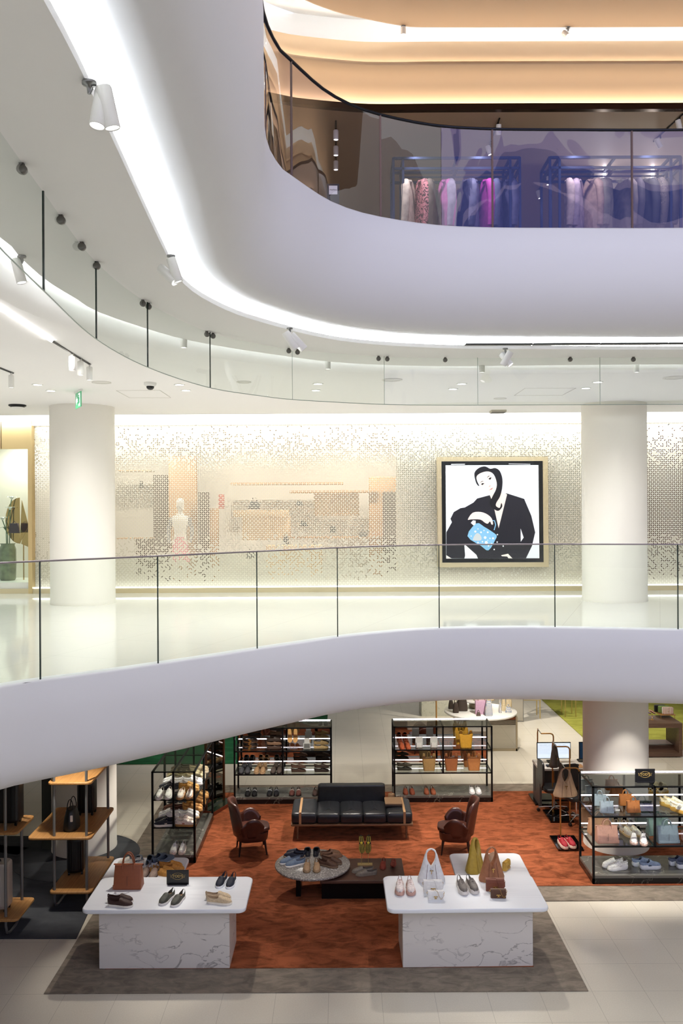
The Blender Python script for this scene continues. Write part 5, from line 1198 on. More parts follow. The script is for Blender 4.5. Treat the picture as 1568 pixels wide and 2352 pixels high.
for c_ in (0, 1):
    for k in range(5): pair(AS[c_][k], onA(c_, k, 1), -PI/2 if c_ else PI/2 + .05, '%s sneaker, %s row, low shelf of lengthwise case' % (nm[c_][k], rows_[k]), .06, lag=.01)
AS2 = [[SN('#f2efe8', '#f4f2ee', '#ffffff'), SN('#2c2e34', '#d8d4cc', '#a8a49c'), SN('#f2f2f0', '#ffffff', '#ffffff'), SN('#8f8662', '#d8d0b8', '#c8c0a0'), SN('#4a4030', '#c8b898', '#888070')],
       [SN('#f0e6d8', '#c89868', '#b0603c'), SN('#b88842', '#c8a060', '#d8b070'), SN('#f4f4f2', '#ffffff', '#ffffff'), SN('#c2b58e', '#e0d8c0', '#e8e0c8'), SN('#b8a888', '#d8ccb0', '#e8e0c8')]]
nm2 = [['ivory', 'black grey', 'bright white', 'olive', 'dark olive'], ['cream and orange', 'ochre', 'snow white', 'khaki', 'stone']]
for c_ in (0, 1):
    for k in range(5): pair(AS2[c_][k], onA(c_, k, 2), PI if k == 0 else (-PI/2 if c_ else PI/2), '%s sneaker, %s row, high shelf of lengthwise case' % (nm2[c_][k], rows_[k]), .06, lag=.01)
# case D
def onD(px_, py_, lv): z = LV[lv] + .002 if lv else .147; q = P(px_, py_, z); return Vector((q.x, q.y, z))
pair(CH('#eeece6', '#f2f0ec', '#e0dcd4'), onD(1412, 1994, 0), -PI/2 + PI + .25, 'white chunky trainer on plinth of right edge case', .05, lag=.01)
pair(CH('#8c9cb4', '#e9ecf0', '#38404c'), onD(1484, 1991, 0), PI/2 + PI + .15, 'blue mesh trainer on plinth of right edge case', .06, lag=.03)
pair(CH('#5c6478', '#e9ecf0', '#2c3444'), onD(1568, 1989, 0), PI/2 + PI + .15, 'slate blue trainer cut by the right picture edge', .06, lag=.03)
pair(SN('#e9e2d2', '#d8c090', '#b88838', '#3a2a20'), onD(1447, 1916, 1), PI + .3, 'cream sneaker on lower shelf of right edge case, rear', .06)
pair(SN('#f0ece8', '#e0c0b0', '#ffffff', '#d8a070'), onD(1466, 1934, 1), PI - .3, 'white sneaker on lower shelf of right edge case, front', .06)
pair(CH('#f0e8c8', '#d8b058', '#e8dcb0', '#4a3020'), onD(1543, 1852, 2), PI + .7, 'cream chunky sneaker on top shelf of right edge case, rear', .06)
pair(CH('#f4f0e0', '#d8a850', '#ffffff', '#4a3020'), onD(1568, 1864, 2), PI + .7, 'white chunky sneaker on top shelf at right picture edge', .06)
# red sneakers on the bag stand base
q = P(1300, 1942, .05); pair(CH('#a01828', '#e0c8b8', '#d04048', '#d8c8c0'), (q.x, q.y - .02, .0515), PI + .15, 'red running shoe on the glossy black stand base', .058)

# ================= bags =================
goldh = mat('gold_hardware', '#d8b060', .25, 1)
def lm(c): return mat('leather_' + c.strip('#'), c, .48, 0, .06, 30, .05)
BAGS = {}
def tote(w, h, d, col, label, loc, rz=0, hh=None):
    key = ('tote', w, h, d, col)
    if key in BAGS: return place(BAGS[key], True, loc, rz, label)
    r = thing('tote_bag', label, 'bag', loc, rz); BAGS[key] = r; L_ = lm(col); m = MB(); R = []
    for t in (0, .02, .08, .3, .6, .85, 1.0):
        kw = 1.0 - .02*math.sin(t*3) - .10*max(0, t-.6); kd = 1 - .72*t**1.3
        R.append([(x + (0 if abs(x) < w*.3 else .0), y, h*t) for x, y in rrect(w*kw*(.97 if t == 0 else 1), max(d*kd, .02)*(.95 if t == 0 else 1), min(.02, d*kd*.3), 3)])
    m.rings(R); m.build('bag_body', L_, r)
    m = MB(); m.box(-w*.52, w*.52, -.012, .012, h*.985, h*1.02); m.build('zip_closure', L_, r)
    for s in (-1, 1):
        m = MB(); H = hh or h*.42; m.tube([(-w*.2, s*d*.23, h*.62), (-w*.2, s*d*.16, h*.95)] + [(w*.2*-math.cos(PI*k/10), s*d*.14, h*.98 + H*math.sin(PI*k/10)) for k in range(11)] + [(w*.2, s*d*.16, h*.95), (w*.2, s*d*.23, h*.62)], w*.018 + .002, 6)
        m.build('handle', L_, r)
        for sx_ in (-1, 1):
            m = MB(); m.lathe([(w*.055, -.002), (w*.055, .002)], 14, (0, 0, 0), T(sx_*w*.2, s*d*.28, h*.60, 0, PI/2 + s*.12)); m.build('handle_patch', L_, r)
    m = MB(); m.box(-.0015, .0015, -d/2*.93, -d/2*.90, .02, h*.6); m.build('front_seam', lm('#3a2a22'), r); m.v = []
    m = MB()
    for sx_ in (-1, 1): m = MB(); m.prism([(0, 0), (sx_*w*.14, 0), (sx_*w*.14, h*.2), (sx_*w*.11, h*.2)] if sx_ > 0 else [(0, 0), (-w*.11, h*.2), (-w*.14, h*.2), (-w*.14, 0)], -.002, .002, T(sx_*w*.36, -d/2*.96, .004, 0, PI/2)); m.build('corner_patch', L_, r)
    return r
def hobo(w, h, d, col, label, loc, rz=0, clasp=True, seam='#5a2c22'):
    r = thing('hobo_bag', label, 'bag', loc, rz); L_ = lm(col); m = MB()
    lv = [0, .02, .1, .2, .3, .40, .46, .52, .6, .7, .8, .88, .94, .98, 1.0]
    def wo(t): return w/2*(.90 + .1*min(1, t/.05))*(1 - .68*max(0, (t-.06)/.94)**.9) if t < .88 else w/2*.37*math.sqrt(max(0, 1 - ((t-.88)/.125)**2)) + .0
    def wi(t): 
        if t < .46: return 0
        if t < .96: return w/2*.30*math.sin(min(1, (t-.455)/.3)*PI/2) * (1 if t < .86 else math.sqrt(max(0, 1 - ((t-.84)/.125)**2)))
        return 0
    def dd(t): return d*(1 - .82*t**.9)/2
    for s in (-1, 1):
        R = []
        for t in lv:
            o_, i_, y = max(wo(t), .004), wi(t), max(dd(t), .012); i_ = min(i_, o_ - .003)
            fl_ = .55 if t < .7 else 1
            R.append([(s*i_, -y, h*t), (s*(i_*.4 + o_*.6), -y, h*t), (s*o_, -y*fl_*.5, h*t), (s*o_, y*fl_*.5, h*t), (s*(i_*.4 + o_*.6), y, h*t), (s*i_, y, h*t)])
        m.rings(R, True, True)
    m.build('bag_body', L_, r)
    sm_ = lm(seam)
    for s in (-1, 1):
        m = MB(); m.tube([(s*w*.20, -dd(.03) - .002, h*.03), (s*w*.165, -dd(.3) - .003, h*.3), (s*w*.13, -dd(.55) - .002, h*.55)], .0025, 5); m.build('seam', sm_, r)
    if clasp:
        m = MB(); y = -dd(.38) - .004; m.box(-.022, .022, y-.004, y, h*.37, h*.37 + .007); m.box(-.022, -.016, y-.004, y, h*.355, h*.385); m.box(.016, .022, y-.004, y, h*.355, h*.385); m.box(-.004, .004, y-.004, y, h*.27, h*.37); m.build('t_clasp', goldh, r)
        m = MB(); m.box(-.007, .007, y-.003, y+.004, h*.2, h*.45); m.build('closing_strap', L_, r)
    return r
def flap(w, h, d, col, label, loc, rz=0, chain=False, name='shoulder_bag'):
    r = thing(name, label, 'bag', loc, rz); L_ = lm(col); m = MB(); R = []
    for z, k in ((0, .94), (.008, 1), (h*.5, 1), (h*.88, .93), (h*.97, .7), (h, .4)): R.append([(x*(1 if k > .9 else .985), y, z) for x, y in rrect(w, d*k, min(.015, d*k*.3), 3)])
    m.rings(R); m.build('bag_body', L_, r)
    m = MB(); pr = [(d*.40, h*.93), (d*.2, h*1.015), (-d*.2, h*1.015), (-d*.42, h*.94), (-d*.53, h*.7), (-d*.545, h*.38)]
    m.rings([[(x, y, z) for y, z in pr] for x in (-w*.5, w*.5)], False, False, False); m.rings([[(x, y*1.02, z + .004) for y, z in pr] for x in (-w*.5, w*.5)], False, False, False); m.build('flap', L_, r)
    m = MB(); y = -d*.56; m.box(-.024*w/.2, .024*w/.2, y-.006, y, h*.40, h*.40 + .007); m.box(-.004, .004, y-.006, y, h*.22, h*.40); m.box(-.016*w/.2, .016*w/.2, y-.006, y, h*.19, h*.19 + .007)
    for s in (-1, 1): m.box(s*.022*w/.2-.003, s*.022*w/.2+.003, y-.006, y, h*.36, h*.46)
    m.build('t_clasp', goldh, r)
    for s in (-1, 1):
        m = MB(); m.tube([(s*(w/2 + .006) + .008*math.cos(a), 0, h*.75 + .014*math.sin(a)) for a in [2*PI*k/10 for k in range(10)]], .0025, 5, loop=True); m.build('strap_ring', goldh, r)
    pts = [(-w/2 - .008, 0, h*.78), (-w*.3, .0, h*1.05), (0, 0, h*1.08), (w*.12, -d*.5, h*1.0), (w*.2, -d*.62, h*.5), (w*.34, -d*.62, h*.12), (w/2 + .006, -d*.3, h*.4), (w/2 + .008, 0, h*.74)]
    m = MB()
    if chain:
        q_ = [Vector(p) for p in pts]
        for a, b in zip(q_, q_[1:]):
            n_ = max(1, int((b-a).length/.012))
            for k in range(n_): p = a.lerp(b, (k+.5)/n_); m.lathe([(.001, -.005), (.005, 0), (.001, .005)], 6, p)
        m.build('chain_strap', goldh, r)
    else: m.tube(pts, .0055, 6, flat=.5); m.build('strap', L_, r)
    return r
q = P(292, 2043, .8); tote(.36, .29, .20, '#8f4f30', 'large brown leather tote on the left marble table', (q.x, q.y + .08, TZ), .0, hh=.15)
q = P(991, 2029, .8); hobo(.37, .43, .13, '#e6e6e6', 'white leather hobo bag standing on right marble table', (q.x, q.y + .05, TZ), .0)
q = P(1130, 2025, .8); hobo(.36, .43, .15, '#9a6544', 'tan and brown hobo bag on right marble table', (q.x, q.y + .05, TZ), .25)
q = P(994, 2051, .8); flap(.235, .15, .07, '#e4e2de', 'white flap bag with gold clasp in front of white hobo', (q.x + .0, q.y + .02, TZ), .0)
q = P(1000, 2066, .8); flap(.19, .105, .055, '#e9e7e2', 'small white chain bag nearest the table front', (q.x, q.y + .005, TZ), .0, True)
q = P(1137, 2047, .8); flap(.23, .15, .07, '#7a432f', 'chestnut flap bag with gold clasp before the tan hobo', (q.x, q.y + .02, TZ), -.05)
q = P(1144, 2062, .8); flap(.19, .105, .055, '#54341f', 'small dark brown chain bag at front right', (q.x, q.y + .005, TZ), -.05, True)
q = P(1092, 2004, .7); hobo(.34, .45, .20, '#b5983c', 'mustard yellow hobo bag seen edge-on on rear table', (q.x, q.y + .06, NZ), .85, False, '#8a6f28')
q = P(1163, 1999, .7); flap(.15, .12, .06, '#c49a3e', 'mini mustard bag at the right of the rear table', (q.x, q.y + .03, NZ), .95)
q = P(1130, 1985, .7); flap(.17, .15, .07, '#c9a584', 'rolled pale leather bag seen through the tan hobo handle', (q.x, q.y + .0, NZ), .8)
# bags in case C
for x, lv, col, lb, dy in ((1070, 2, '#c9982e', 'golden yellow', .18), (1088, 1, '#b87a44', 'tan', .18), (1036, 1, '#a8683c', 'rust brown', .18), (985, 1, '#b3925a', 'pale camel', .18)):
    p_ = onC(x, lv, dy); w_ = .27
    r = thing('bucket_bag', '%s soft bucket bag in right mirror case, front row' % lb, 'bag', p_); L_ = lm(col); m = MB(); R = []
    for t in (0, .03, .3, .6, .8, 1): R.append([(x_, y_, .24*t) for x_, y_ in rrect(w_*(.78 + .22*t), .13*(1 - .4*t), .03, 3)])
    m.rings(R, True); m.build('bag_body', L_, r)
    for s in (-1, 1):
        m = MB(); m.rings([[(s*(w_*.36) + (xx)*(1-t*.5), 0 + yy*(1-.4*t), .23 + .09*t) for xx, yy in rrect(w_*.3, .06, .02, 3)] for t in (0, .4, .75, 1)], True); m.build('side_ear', L_, r)
    m = MB(); m.tube([(.035*math.cos(PI*k/8), 0, .23 + .13*math.sin(PI*k/8)) for k in range(9)], .005, 6); m.build('handle', L_, r)
    m = MB(); m.box(-.03, .03, -.052, -.046, .085, .093); m.box(-.004, .004, -.054, -.046, .045, .09); m.build('t_clasp', goldh, r)
    if x in (1070, 1088):
        c_ = copy_tree(r); c_.location = (p_.x - .05, p_.y + .24, p_.z); c_['label'] = '%s soft bucket bag in right mirror case, behind its twin' % lb
# bags in case D
for x, y, lv, w_, h_, d_, col, lb, rz in ((1395, 1868, 2, .20, .165, .11, '#a9b8c2', 'mini pale blue tote on top shelf, front', -.12), (1379, 1852, 2, .20, .165, .11, '#9fb0ba', 'mini pale blue tote on top shelf, rear', -.2),
        (1456, 1867, 2, .20, .165, .11, '#b5713a', 'mini tan tote on top shelf, front', .0), (1438, 1851, 2, .20, .165, .11, '#a5662f', 'mini tan tote on top shelf, rear', .0),
        (1395, 1936, 1, .33, .245, .17, '#cf9e8a', 'blush pink tote on lower shelf', .05), (1377, 1917, 1, .33, .245, .17, '#c69a78', 'beige tote behind the pink one on lower shelf', .1),
        (1534, 1936, 1, .33, .245, .17, '#8d9fa8', 'pale blue tote on lower shelf, front', .05), (1512, 1918, 1, .33, .245, .17, '#86a09a', 'sage grey tote behind the pale blue one', .1)):
    p_ = onD(x, y, lv); tote(w_, h_, d_, col, lb + ' of right edge case', (p_.x, p_.y + .05, p_.z), rz)
p_ = onD(1418, 1863, 2); m = MB(); m.box(-.035, .035, 0, .004, 0, .03); tag(m.build('price_card', mat('white_card', '#dfe0da', .5), None, p_), 'tiny white card between the mini blue and tan totes', 'card')
# signs with gold lettering
def brand_sign(loc, w_, h_, d_, label):
    r = thing('brand_sign', label, 'sign', loc); bkm = mat('sign_black', '#0c0d12', .35); gl = mat('sign_gold', '#b89c5e', .4, .5)
    m = MB(); m.box(-w_/2, w_/2, 0, .012, .0, h_); m.build('plate', bkm, r)
    m = MB(); m.box(-w_*.43, w_*.43, -.03, .05, -.0, .012); m.build('foot', bkm, r)
    m = MB(); m.tube([(w_*.27*math.cos(a), -.001, h_*.58 + h_*.22*math.sin(a)) for a in [2*PI*k/32 for k in range(32)]], .0022, 5, loop=True)
    for s in (-1, 1):
        for k in range(4): m.lathe([(.001, -.003), (.006, 0), (.001, .003)], 8, (s*(w_*.30 + .003*k), -.001, h_*.58 + h_*(-.09 + .06*k)))
    m.build('oval_emblem', gl, r)
    m = text_mesh("TOD'S", h_*.26, .001, T(0, -.0025, h_*.58, 0, PI/2), .0008); m.build('lettering', gl, r); return r
q = P(407, 2034, .8); brand_sign((q.x, q.y + .03, TZ), .285, .185, .08, 'black tabletop sign with gold oval brand name on left marble table')
q = P(1481, 1797, 1.475); brand_sign((q.x, q.y, 1.478), .30, .20, .08, 'black sign with gold oval brand name on top of right edge case')
# bags hanging on the stands
def hanging(sq, W, D, H, col, label, t_, h=.42, w=.42, rz=.3):
    x = sq.x - W*.68; y = sq.y + .05 + (D - .25)*t_
    return hobo(w, h, .16, col, label, (x, y, .0205 + H - h*1.0 - .004), rz)
s1 = Vector(bs1.location)
hanging(s1, .42, .62, 1.35, '#a98c70', 'large beige hobo bag hanging in front of the brass stand', .05, .46, .42, .1)
hanging(s1, .42, .62, 1.35, '#54422e', 'dark olive brown bag hanging behind the beige hobo', .85, .42, .32, 1.3)
s2 = Vector(r2.location); hanging(s2, .42, .62, 1.35, '#3b3128', 'very dark bag hanging on the middle stand', .5, .4, .3, .9)
# goods on the round table at the back
RZ = .8505
def monog(name, c1, c2):
    m = mat(name, c1, .5); nt = m.node_tree; b = nt.nodes['Principled BSDF']; tc = N(nt, 'ShaderNodeTexCoord'); mp = N(nt, 'ShaderNodeMapping'); mp.inputs['Rotation'].default_value = (0, .785, 0); nt.links.new(tc.outputs['Object'], mp.inputs[0])
    ck = N(nt, 'ShaderNodeTexChecker'); ck.inputs['Scale'].default_value = 45; ck.inputs[1].default_value = srgb(c1); ck.inputs[2].default_value = srgb(c2); nt.links.new(mp.outputs[0], ck.inputs[0]); nt.links.new(ck.outputs[0], b.inputs['Base Color']); return m
def rb(px_, py_, w_, h_, d_, mm, label, rz=0, z=RZ):
    q = P(px_, py_, z); return dome_bag(Vector((q.x, q.y + d_/2, z)), w_, h_, d_, mm, label)
dmono = monog('dark_monogram', '#2c2420', '#4a3c30'); cmono = monog('cream_monogram', '#e8dcc8', '#5c7ca8'); tm = monog('tan_monogram', '#e4d8bc', '#b09868')
rb(1036, 1629, .13, .20, .1, dmono, 'small dark bag leftmost on the round white table')
rb(1047, 1638, .14, .24, .11, dmono, 'dark bag in front of its neighbours on the round table')
rb(1062, 1634, .26, .34, .16, dmono, 'big dark handbag at left of the round table')
q = P(1106, 1641, RZ); r = thing('tote_bag', 'lilac pink tote with long brown handles on the round table', 'bag', (q.x, q.y + .06, RZ)); m = MB(); m.prism(rrect(.29, .12, .02, 3), 0, .32, bev=.008); m.build('bag_body', lm('#c4a0b8'), r)
for s in (-1, 1): m = MB(); m.tube([(.08*-math.cos(PI*k/8), s*.05, .30 + .22*math.sin(PI*k/8)) for k in range(9)], .006, 6); m.build('handle', lm('#8a4a34'), r)
rb(1123, 1645, .18, .34, .13, cmono, 'white blue patterned bucket bag beside the lilac tote')
rb(1099, 1645, .1, .09, .05, lm('#5a4a44'), 'tiny purse at the front of the round table')
rb(1149, 1638, .06, .24, .1, cmono, 'slim patterned bag at right of the round table')
rb(1157, 1633, .1, .3, .1, tm, 'pale bag with tall handles at right of round table')
rb(1168, 1637, .14, .12, .1, cmono, 'small silver patterned bag rightmost front of round table')
rb(1169, 1624, .14, .3, .1, tm, 'cream bag near right rim of the round table')
q = P(1112, 1610, 1.06); rb(1112, 1610, .5, .28, .15, tm, 'large cream checked bag on the upper round tier', 0, 1.0605)
# goods on the walnut table
def on_wt(px_, py_): q = P(px_, py_, WT.z); return Vector((q.x, q.y, WT.z + .001))
p_ = on_wt(1530, 1648); tr_ = thing('display_riser', 'low tan riser on the walnut table with bags on it', 'riser', p_); m = MB(); m.prism(rrect(.36, .5, .01, 2, 0, .15), .07, .085); m.build('board', oak, tr_)
m = MB(); [m.cyl((x, y, 0), (x, y, .07), .006) for x in (-.16, .16) for y in (-.08, .38)]; m.build('legs', brass, tr_)
strp = mat('striped_canvas', '#e8e2d4', .7); nt = strp.node_tree; tc = N(nt, 'ShaderNodeTexCoord'); wv = N(nt, 'ShaderNodeTexWave'); wv.inputs['Scale'].default_value = 9; nt.links.new(tc.outputs['Object'], wv.inputs[0]); cr_ = N(nt, 'ShaderNodeValToRGB')
cr_.color_ramp.interpolation = 'CONSTANT'; cr_.color_ramp.elements[0].color = srgb('#b8583c'); cr_.color_ramp.elements[1].position = .25; cr_.color_ramp.elements[1].color = srgb('#ece6da'); nt.links.new(wv.outputs[0], cr_.inputs[0]); nt.links.new(cr_.outputs[0], nt.nodes['Principled BSDF'].inputs['Base Color'])
for dy, mm, lb in ((.0, strp, 'white and red striped bag at the front of the riser'), (.12, lm('#7c9c54'), 'green bag behind the striped one on the riser'), (.24, blk, 'black bag at the back of the riser')):
    r = thing('clutch_bag', lb, 'bag', (p_.x + .02 - dy*.4, p_.y - .02 + dy, p_.z + .086)); m = MB(); m.prism(rrect(.26, .09, .03, 4), 0, .16, bev=.02); m.build('bag_body', mm, r); m = MB(); m.lathe([(.012, -.004), (.012, .0), (.001, .002)], 10, (0, 0, 0), T(0, -.048, .07, 0, PI/2)); m.build('clasp', goldh, r)
for x, c_, lb in ((1497, '#e0a8a4', 'pink'), (1487, '#b49ac4', 'lilac')):
    p_ = on_wt(x, 1653); r = thing('shoe_stand', 'small brass stand holding the %s sandal on the walnut table' % lb, 'stand', p_); m = MB(); m.lathe([(.045, 0), (.045, .006), (.006, .01), (.006, .12)], 14); m.build('stem', brass, r)
    s_ = thing('sandal', '%s strapped sandal raised on a small brass stand' % lb, 'shoe', (p_.x, p_.y, p_.z + .122)); m = MB(); m.prism([(a, b) for a, b in sole_poly(.24, .9)], 0, .012, T(0, 0, .05, -.9, -.5)); m.build('sole', mat('sandal_' + lb, c_, .5), s_)
    m = MB(); m.tube([(-.04, -.05, .03), (-.03, -.05, .07), (.0, -.05, .09), (.03, -.04, .06)], .008, 6, M=T(0, 0, 0, -.4)); m.build('strap', MATS['sandal_' + lb], s_)

# ================= upper floor clothes =================
RY = 11.75
rackm = mat('dark_blue_steel', '#1c2c4a', .35, .6)
def rack(px0, px1, pyt, label, first=1):
    a = Q(px0, pyt, RY); b = Q(px1, pyt, RY); H = a.z - 8.2; w_ = b.x - a.x; r = thing('clothes_rack', label, 'clothes rack', (a.x, RY, 8.2)); t = .016
    m = MB()
    for x in (0, .13, w_ - .13, w_):
        for y in (0, .5): m.box(x-t, x+t, y-t, y+t, 0, H)
    m.box(w_/2-t, w_/2+t, .25-t, .25+t, H-.16, H)
    for y in (0, .5):
        for z in (H, H-.14): m.box(0, w_, y-t, y+t, z-t, z+t)
    for x in (0, .13, w_-.13, w_, w_/2):
        for z in (H, H-.14): m.box(x-t, x+t, 0, .5, z-t, z+t)
    m.build('frame', rackm, r)
    m = MB(); m.cyl((.13, .25, H-.16), (w_-.13, .25, H-.16), .012); m.build('hanging_rail', rackm, r)
    return a.x, w_, 8.2 + H - .16
def coat(loc, col, label, ln=.95, puff=.06, rz=0.0, mm=None):
    r = thing('jacket', label, 'jacket', loc, rz); cm = mm or mat('cloth_' + col.strip('#'), col, .75, 0, .25, 9, .25)
    m = MB(); m.tube([(0, 0, .012), (0, .012, .0), (0, 0, -.02), (0, 0, -.07)], .003, 5); m.tube([(0, -.19, -.12), (0, -.08, -.075), (0, 0, -.065), (0, .08, -.075), (0, .19, -.12)], .008, 6); m.build('hanger', mat('steel_hanger', '#a8a49c', .3, .9), r)
    m = MB(); R = []
    for z, hx, hy in ((-.045, .03, .05), (-.07, .045, .07), (-.11, .05, .15), (-.16, .055, .21), (-.26, .06, .225), (-.45, puff, .22), (-.7, puff*1.1, .225), (-ln, puff*1.15, .235), (-ln - .003, puff*.9, .2)):
        R.append([(hx*math.cos(a)*(1 + .16*math.sin(5*a + z*9)), hy*math.sin(a), z) for a in [2*PI*k/20 for k in range(20)]])
    m.rings(R); m.build('coat_body', cm, r)
    for s in (-1, 1):
        m = MB(); m.tube([(0, s*.18, -.12), (.01, s*.235, -.2), (.02, s*.255, -.42), (.0, s*.26, -.66), (-.005, s*.25, -.74)], [.05, .062, .058, .05, .044], 10); m.build('sleeve', cm, r)
    m = MB(); m.tube([(.03, -.03, -.06), (.045, -.09, -.10), (.0, -.12, -.08), (-.045, -.09, -.10), (-.03, -.03, -.06)], .016, 6); m.build('collar', cm, r); return r
def letterm():
    m = mat('lettered_pink_cloth', '#c98a8e', .75); nt = m.node_tree; tc = N(nt, 'ShaderNodeTexCoord'); vo = N(nt, 'ShaderNodeTexNoise'); vo.inputs['Scale'].default_value = 13; vo.inputs['Distortion'].default_value = 3; nt.links.new(tc.outputs['Object'], vo.inputs[0])
    cr = N(nt, 'ShaderNodeValToRGB'); cr.color_ramp.interpolation = 'CONSTANT'; cr.color_ramp.elements[0].color = srgb('#d08a90'); cr.color_ramp.elements[1].position = .53; cr.color_ramp.elements[1].color = srgb('#3a2228'); nt.links.new(vo.outputs[0], cr.inputs[0]); nt.links.new(cr.outputs[0], nt.nodes['Principled BSDF'].inputs['Base Color']); return m
def curlm():
    m = mat('curl_print_cloth', '#8a8078', .75); nt = m.node_tree; tc = N(nt, 'ShaderNodeTexCoord'); vo = N(nt, 'ShaderNodeTexVoronoi'); vo.inputs['Scale'].default_value = 22; nt.links.new(tc.outputs['Object'], vo.inputs[0])
    w1 = M2(nt, 'SINE', M2(nt, 'MULTIPLY', vo.outputs['Distance'], 60)); cr = N(nt, 'ShaderNodeValToRGB'); cr.color_ramp.elements[0].color = srgb('#26222a'); cr.color_ramp.elements[1].color = srgb('#a89c90'); nt.links.new(w1, cr.inputs[0]); nt.links.new(cr.outputs[0], nt.nodes['Principled BSDF'].inputs['Base Color']); return m
rack(903, 1193, 364, 'dark blue steel clothes rack on the left of the upper shop')
rack(1262, 1562, 362, 'dark steel clothes rack on the right of the upper shop')
ry = RY + .25; rz_ = Q(1000, 364, RY).z - .16
J1 = [(940, '#c9c0b0', 'beige and black parka'), (965, None, 'pink jacket printed with dark lettering'), (990, '#6c6258', 'grey brown jacket'), (1018, '#b4609c', 'magenta pink jacket'), (1037, '#8a8698', 'lavender grey jacket'),
      (1066, '#3a3c58', 'navy quilted jacket'), (1089, '#6a6c88', 'slate blue jacket'), (1113, '#b0389c', 'bright magenta coat in dark shell'), (1143, '#56587a', 'blue grey padded jacket'), (1164, '#48486a', 'dark indigo jacket')]
for k, (x, c, lb) in enumerate(J1):
    q = Q(x, 400, ry); coat((q.x, ry, rz_), c or '#c98a8e', lb + ' hanging on the left rack', .92 + .04*(k % 3), .05 + .008*(k % 3), [-.35, .2, -.25, .3, -.2, .25, -.3, .15, -.3, .2][k], letterm() if c is None else None)
rz_ = Q(1400, 362, RY).z - .16
J2 = [(1305, '#b8a8a8', 'pale mauve shirt jacket'), (1328, '#a898a8', 'silvery lilac jacket'), (1352, '#9c8478', 'rose brown jacket'), (1373, '#6e6a60', 'grey knit jacket'), (1397, '#5c5650', 'brown grey wool coat'),
      (1428, '#6c6460', 'taupe jacket with soft collar'), (1462, '#4c484c', 'charcoal padded jacket'), (1480, '#36363c', 'black blue coat'), (1503, None, 'coat with curled light print'), (1522, '#3c3638', 'near black coat at rack end')]
for k, (x, c, lb) in enumerate(J2):
    q = Q(x, 400, ry); coat((q.x, ry, rz_), c or '#8a8078', lb + ' hanging on the right rack', .90 + .05*(k % 3), .055 + .008*(k % 3), [-.2, -.45, .35, .1, -.4, .3, -.2, .2, .1, .25][k], curlm() if c is None else None)
# lit niche and LED uprights behind the right rack
a = Q(1355, 332, 13.2); b = Q(1530, 332, 13.2); m = MB(); m.box(a.x, b.x + .6, 13.2, 13.3, 8.2, a.z); m.box(a.x - .02, a.x + .03, 13.12, 13.3, 8.2, a.z); tag(m.build('display_wall', mat('grey_beige_partition', '#8d8676', .5), None), 'grey beige partition behind the right clothes rack', 'partition')
for x, lb in ((1389, 'left'), (1500, 'right')):
    a = Q(x, 332, 13.1); m = MB(); m.box(-.02, .02, 0, .03, 0, a.z - 8.3); tag(m.build('light_tube', lamp_e, None, (a.x, 13.12, 8.25)), '%s vertical white light tube behind the right clothes rack' % lb, 'light')
# small framed sign on pedestal
q = Q(765, 452, 8.9); ped = thing('sign_stand', 'slim dark stand with framed white brand card upstairs', 'sign stand', (q.x, 8.9, 8.2)); zt2 = q.z - 8.2
m = MB(); m.box(-.06, .06, -.03, .03, 0, zt2); m.build('pedestal', mat('dark_stand', '#26282a', .3), ped)
m = MB(); m.box(-.062, .062, -.012, .012, zt2, zt2 + .128); m.build('frame', MATS['dark_stand'], ped)
m = MB(); m.box(-.043, .043, -.015, -.0125, zt2 + .02, zt2 + .108); m.build('card', mat('card_white', '#eef0ee', .4, emit=.25), ped)
m = text_mesh("MaxMara", .019, .0005, T(0, -.0158, zt2 + .066, 0, PI/2)); m.build('lettering', mat('sign_ink', '#1a1a1a', .5), ped)
# upper shop downlights

# ---------- lamps ----------
for i, (x, y, lb) in enumerate(DLS):
    q = P(x, y, 7.36); spot('downlight', (q.x, q.y, 7.36), (q.x, q.y, 4), 48, 155, .7, (1, .98, .95), .06)
for x, y in ((-3, 9.6), (-4.5, 12), (-2.2, 12), (.2, 12.3), (2.6, 12.3), (5, 12.3)):  # added fill spots without fixtures, to whiten the middle floor
    spot('downlight', (x, y, 7.36), (x, y, 4), 78, 155, .7, (1, .985, .955), .07)
# large video wall on the far side of the atrium, above and behind the view
vw = thing('video_wall', 'large violet video wall across the atrium behind the view', 'screen', (0, -11.55, 9.6)); 
m = MB(); m.box(-1.1, 14.1, -.14, -.01, -.1, 12.1); m.build('cabinet', black_m, vw)
sm_ = emis('video_picture', '#b8b4f0', 2.4); nt = sm_.node_tree; e_ = [n for n in nt.nodes if n.type == 'EMISSION'][0]
tc = N(nt, 'ShaderNodeTexCoord'); nz = N(nt, 'ShaderNodeTexNoise'); nz.inputs['Scale'].default_value = .34; nz.inputs['Detail'].default_value = 1; nz.inputs['Distortion'].default_value = 1.2
nt.links.new(tc.outputs['Object'], nz.inputs[0]); cr_ = N(nt, 'ShaderNodeValToRGB'); cr_.color_ramp.interpolation = 'CONSTANT'
cr_.color_ramp.elements[0].color = srgb('#6c74c4'); cr_.color_ramp.elements[1].color = srgb('#d8d2fa'); cr_.color_ramp.elements[1].position = .5
el = cr_.color_ramp.elements.new(.43); el.color = srgb('#aca4e4'); nt.links.new(nz.outputs[0], cr_.inputs[0]); nt.links.new(cr_.outputs[0], e_.inputs[0])
m = MB(); m.box(-1, 14, 0, .02, 0, 12); m.build('picture', sm_, vw)

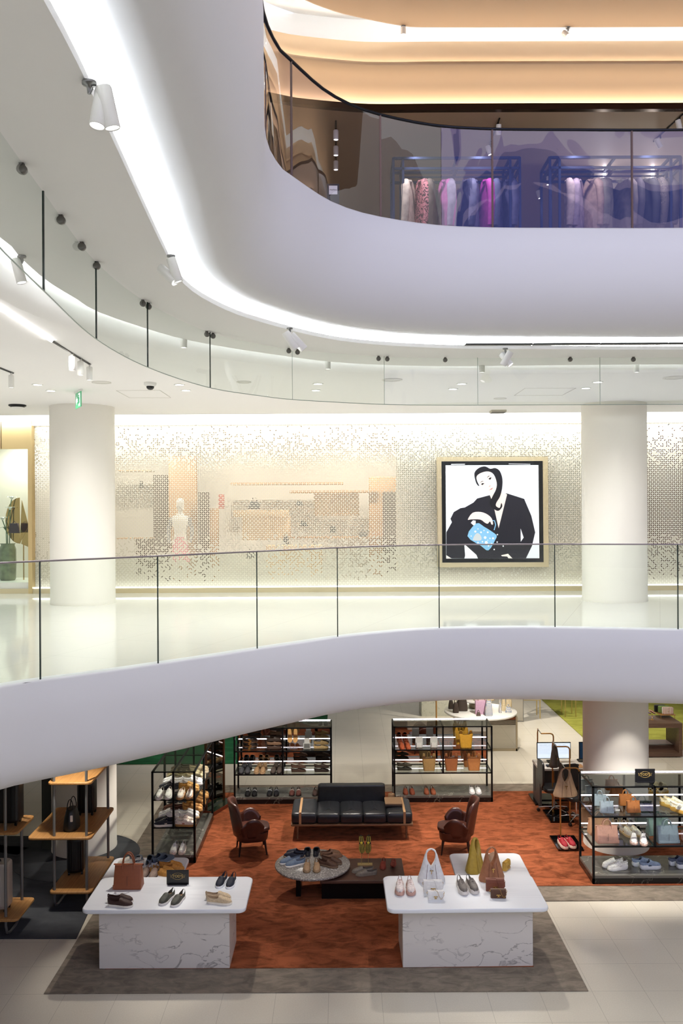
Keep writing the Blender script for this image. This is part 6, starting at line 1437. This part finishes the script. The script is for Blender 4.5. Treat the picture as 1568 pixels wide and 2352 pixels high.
for x, y, tx, p in ((-.2, 11.45, .6, 36), (1.0, 11.6, 1.3, 36), (1.9, 11.6, 1.9, 36), (3.2, 11.6, 3.2, 36), (4.2, 11.6, 4.2, 36), (.2, 13.6, .2, 50), (3.0, 14.4, 3.0, 60)):
    spot('track_spot', (x, y - .1 if y < 13 else y, 10.55), (tx, 11.95 if y < 13 else y + .6, 9.3), p, 90, .7, (1, .95, .9), .04)

for x, y in ((-6.0, 0.5), (-6.0, 3.5), (-6.2, 6.5)):  # added out-of-view spots; their floor bounce brightens the near ceiling
    spot('downlight', (x, y, 7.3), (x, y, 4), 120, 155, .7, (1, .97, .92), .07)
# ground floor ceiling spots (lamps only, no fixtures modelled), warm white
GS = [((-2.5, 11.9), (-2.6, 11.0, .8), 95, 46), ((-1.5, 11.9), (-1.5, 10.9, .8), 85, 44), ((1.1, 12.5), (1.2, 11.0, .8), 100, 42), ((2.3, 12.5), (2.2, 11.1, .8), 100, 42), ((-.4, 12.1), (-.45, 12.8, .4), 60, 50),
      ((-1.2, 15.6), (-1.5, 14.3, 0), 210, 65), ((.2, 15.2), (.2, 15.2, 0), 180, 70), ((1.9, 14.9), (2.3, 14.2, 0), 230, 75), ((2.6, 13.2), (2.9, 13.2, 0), 190, 75), ((3.0, 15.8), (2.8, 15.6, 0), 150, 75),
      ((-1.3, 15.4), (-1.15, 16.9, .8), 170, 75), ((2.0, 15.4), (2.0, 16.9, .8), 170, 75), ((-2.0, 14.6), (-2.7, 14.7, .6), 200, 75), ((-3.4, 15.2), (-3.4, 15.2, 0), 90, 80), ((4.3, 12.6), (4.4, 13.3, .6), 190, 70), ((5.4, 12.8), (5.2, 13.4, .6), 120, 70),
      ((-3.8, 11.9), (-3.8, 12.8, .4), 120, 60), ((-4.9, 12.2), (-4.9, 11.7, .4), 60, 60), ((.4, 18.8), (.4, 19.0, 0), 110, 100), ((-2.5, 18.3), (-2.5, 18.5, 0), 80, 100), ((-3.5, 21.2), (-3.5, 21.5, 0), 90, 100), ((3.6, 19.0), (3.8, 19.6, 0), 260, 100), ((3.8, 22.5), (3.8, 22.8, 0), 300, 110),
      ((6.4, 18.5), (6.4, 18.9, 0), 180, 100), ((7.5, 22.5), (7.5, 22.5, 0), 240, 110), ((4.0, 16.6), (3.8, 16.0, .6), 100, 90), ((4.55, 12.9), (4.6, 14.1, 1.2), 60, 40)]
for k, ((x, y), t, p, an) in enumerate(GS):
    spot('shop_spot', (x, y, 2.86), t, p, an, .6, (1, .93, .84), .04)
0 and spot('shop_spot', (-.3, 10.9, 3.0), (-.2, 11.6, 0), 40, 100, .8, (1, .9, .8), .05)
q = Vector((P(885, 1622, 2.8).x, 0, 0))
ROOT = ceiling_spot((Q(885, 1600, 12.3).x, 12.3, 3.06), [(0, 0, .6, .5)], 'white cylinder spotlight peeping under the middle floor edge', None, .16, .04)
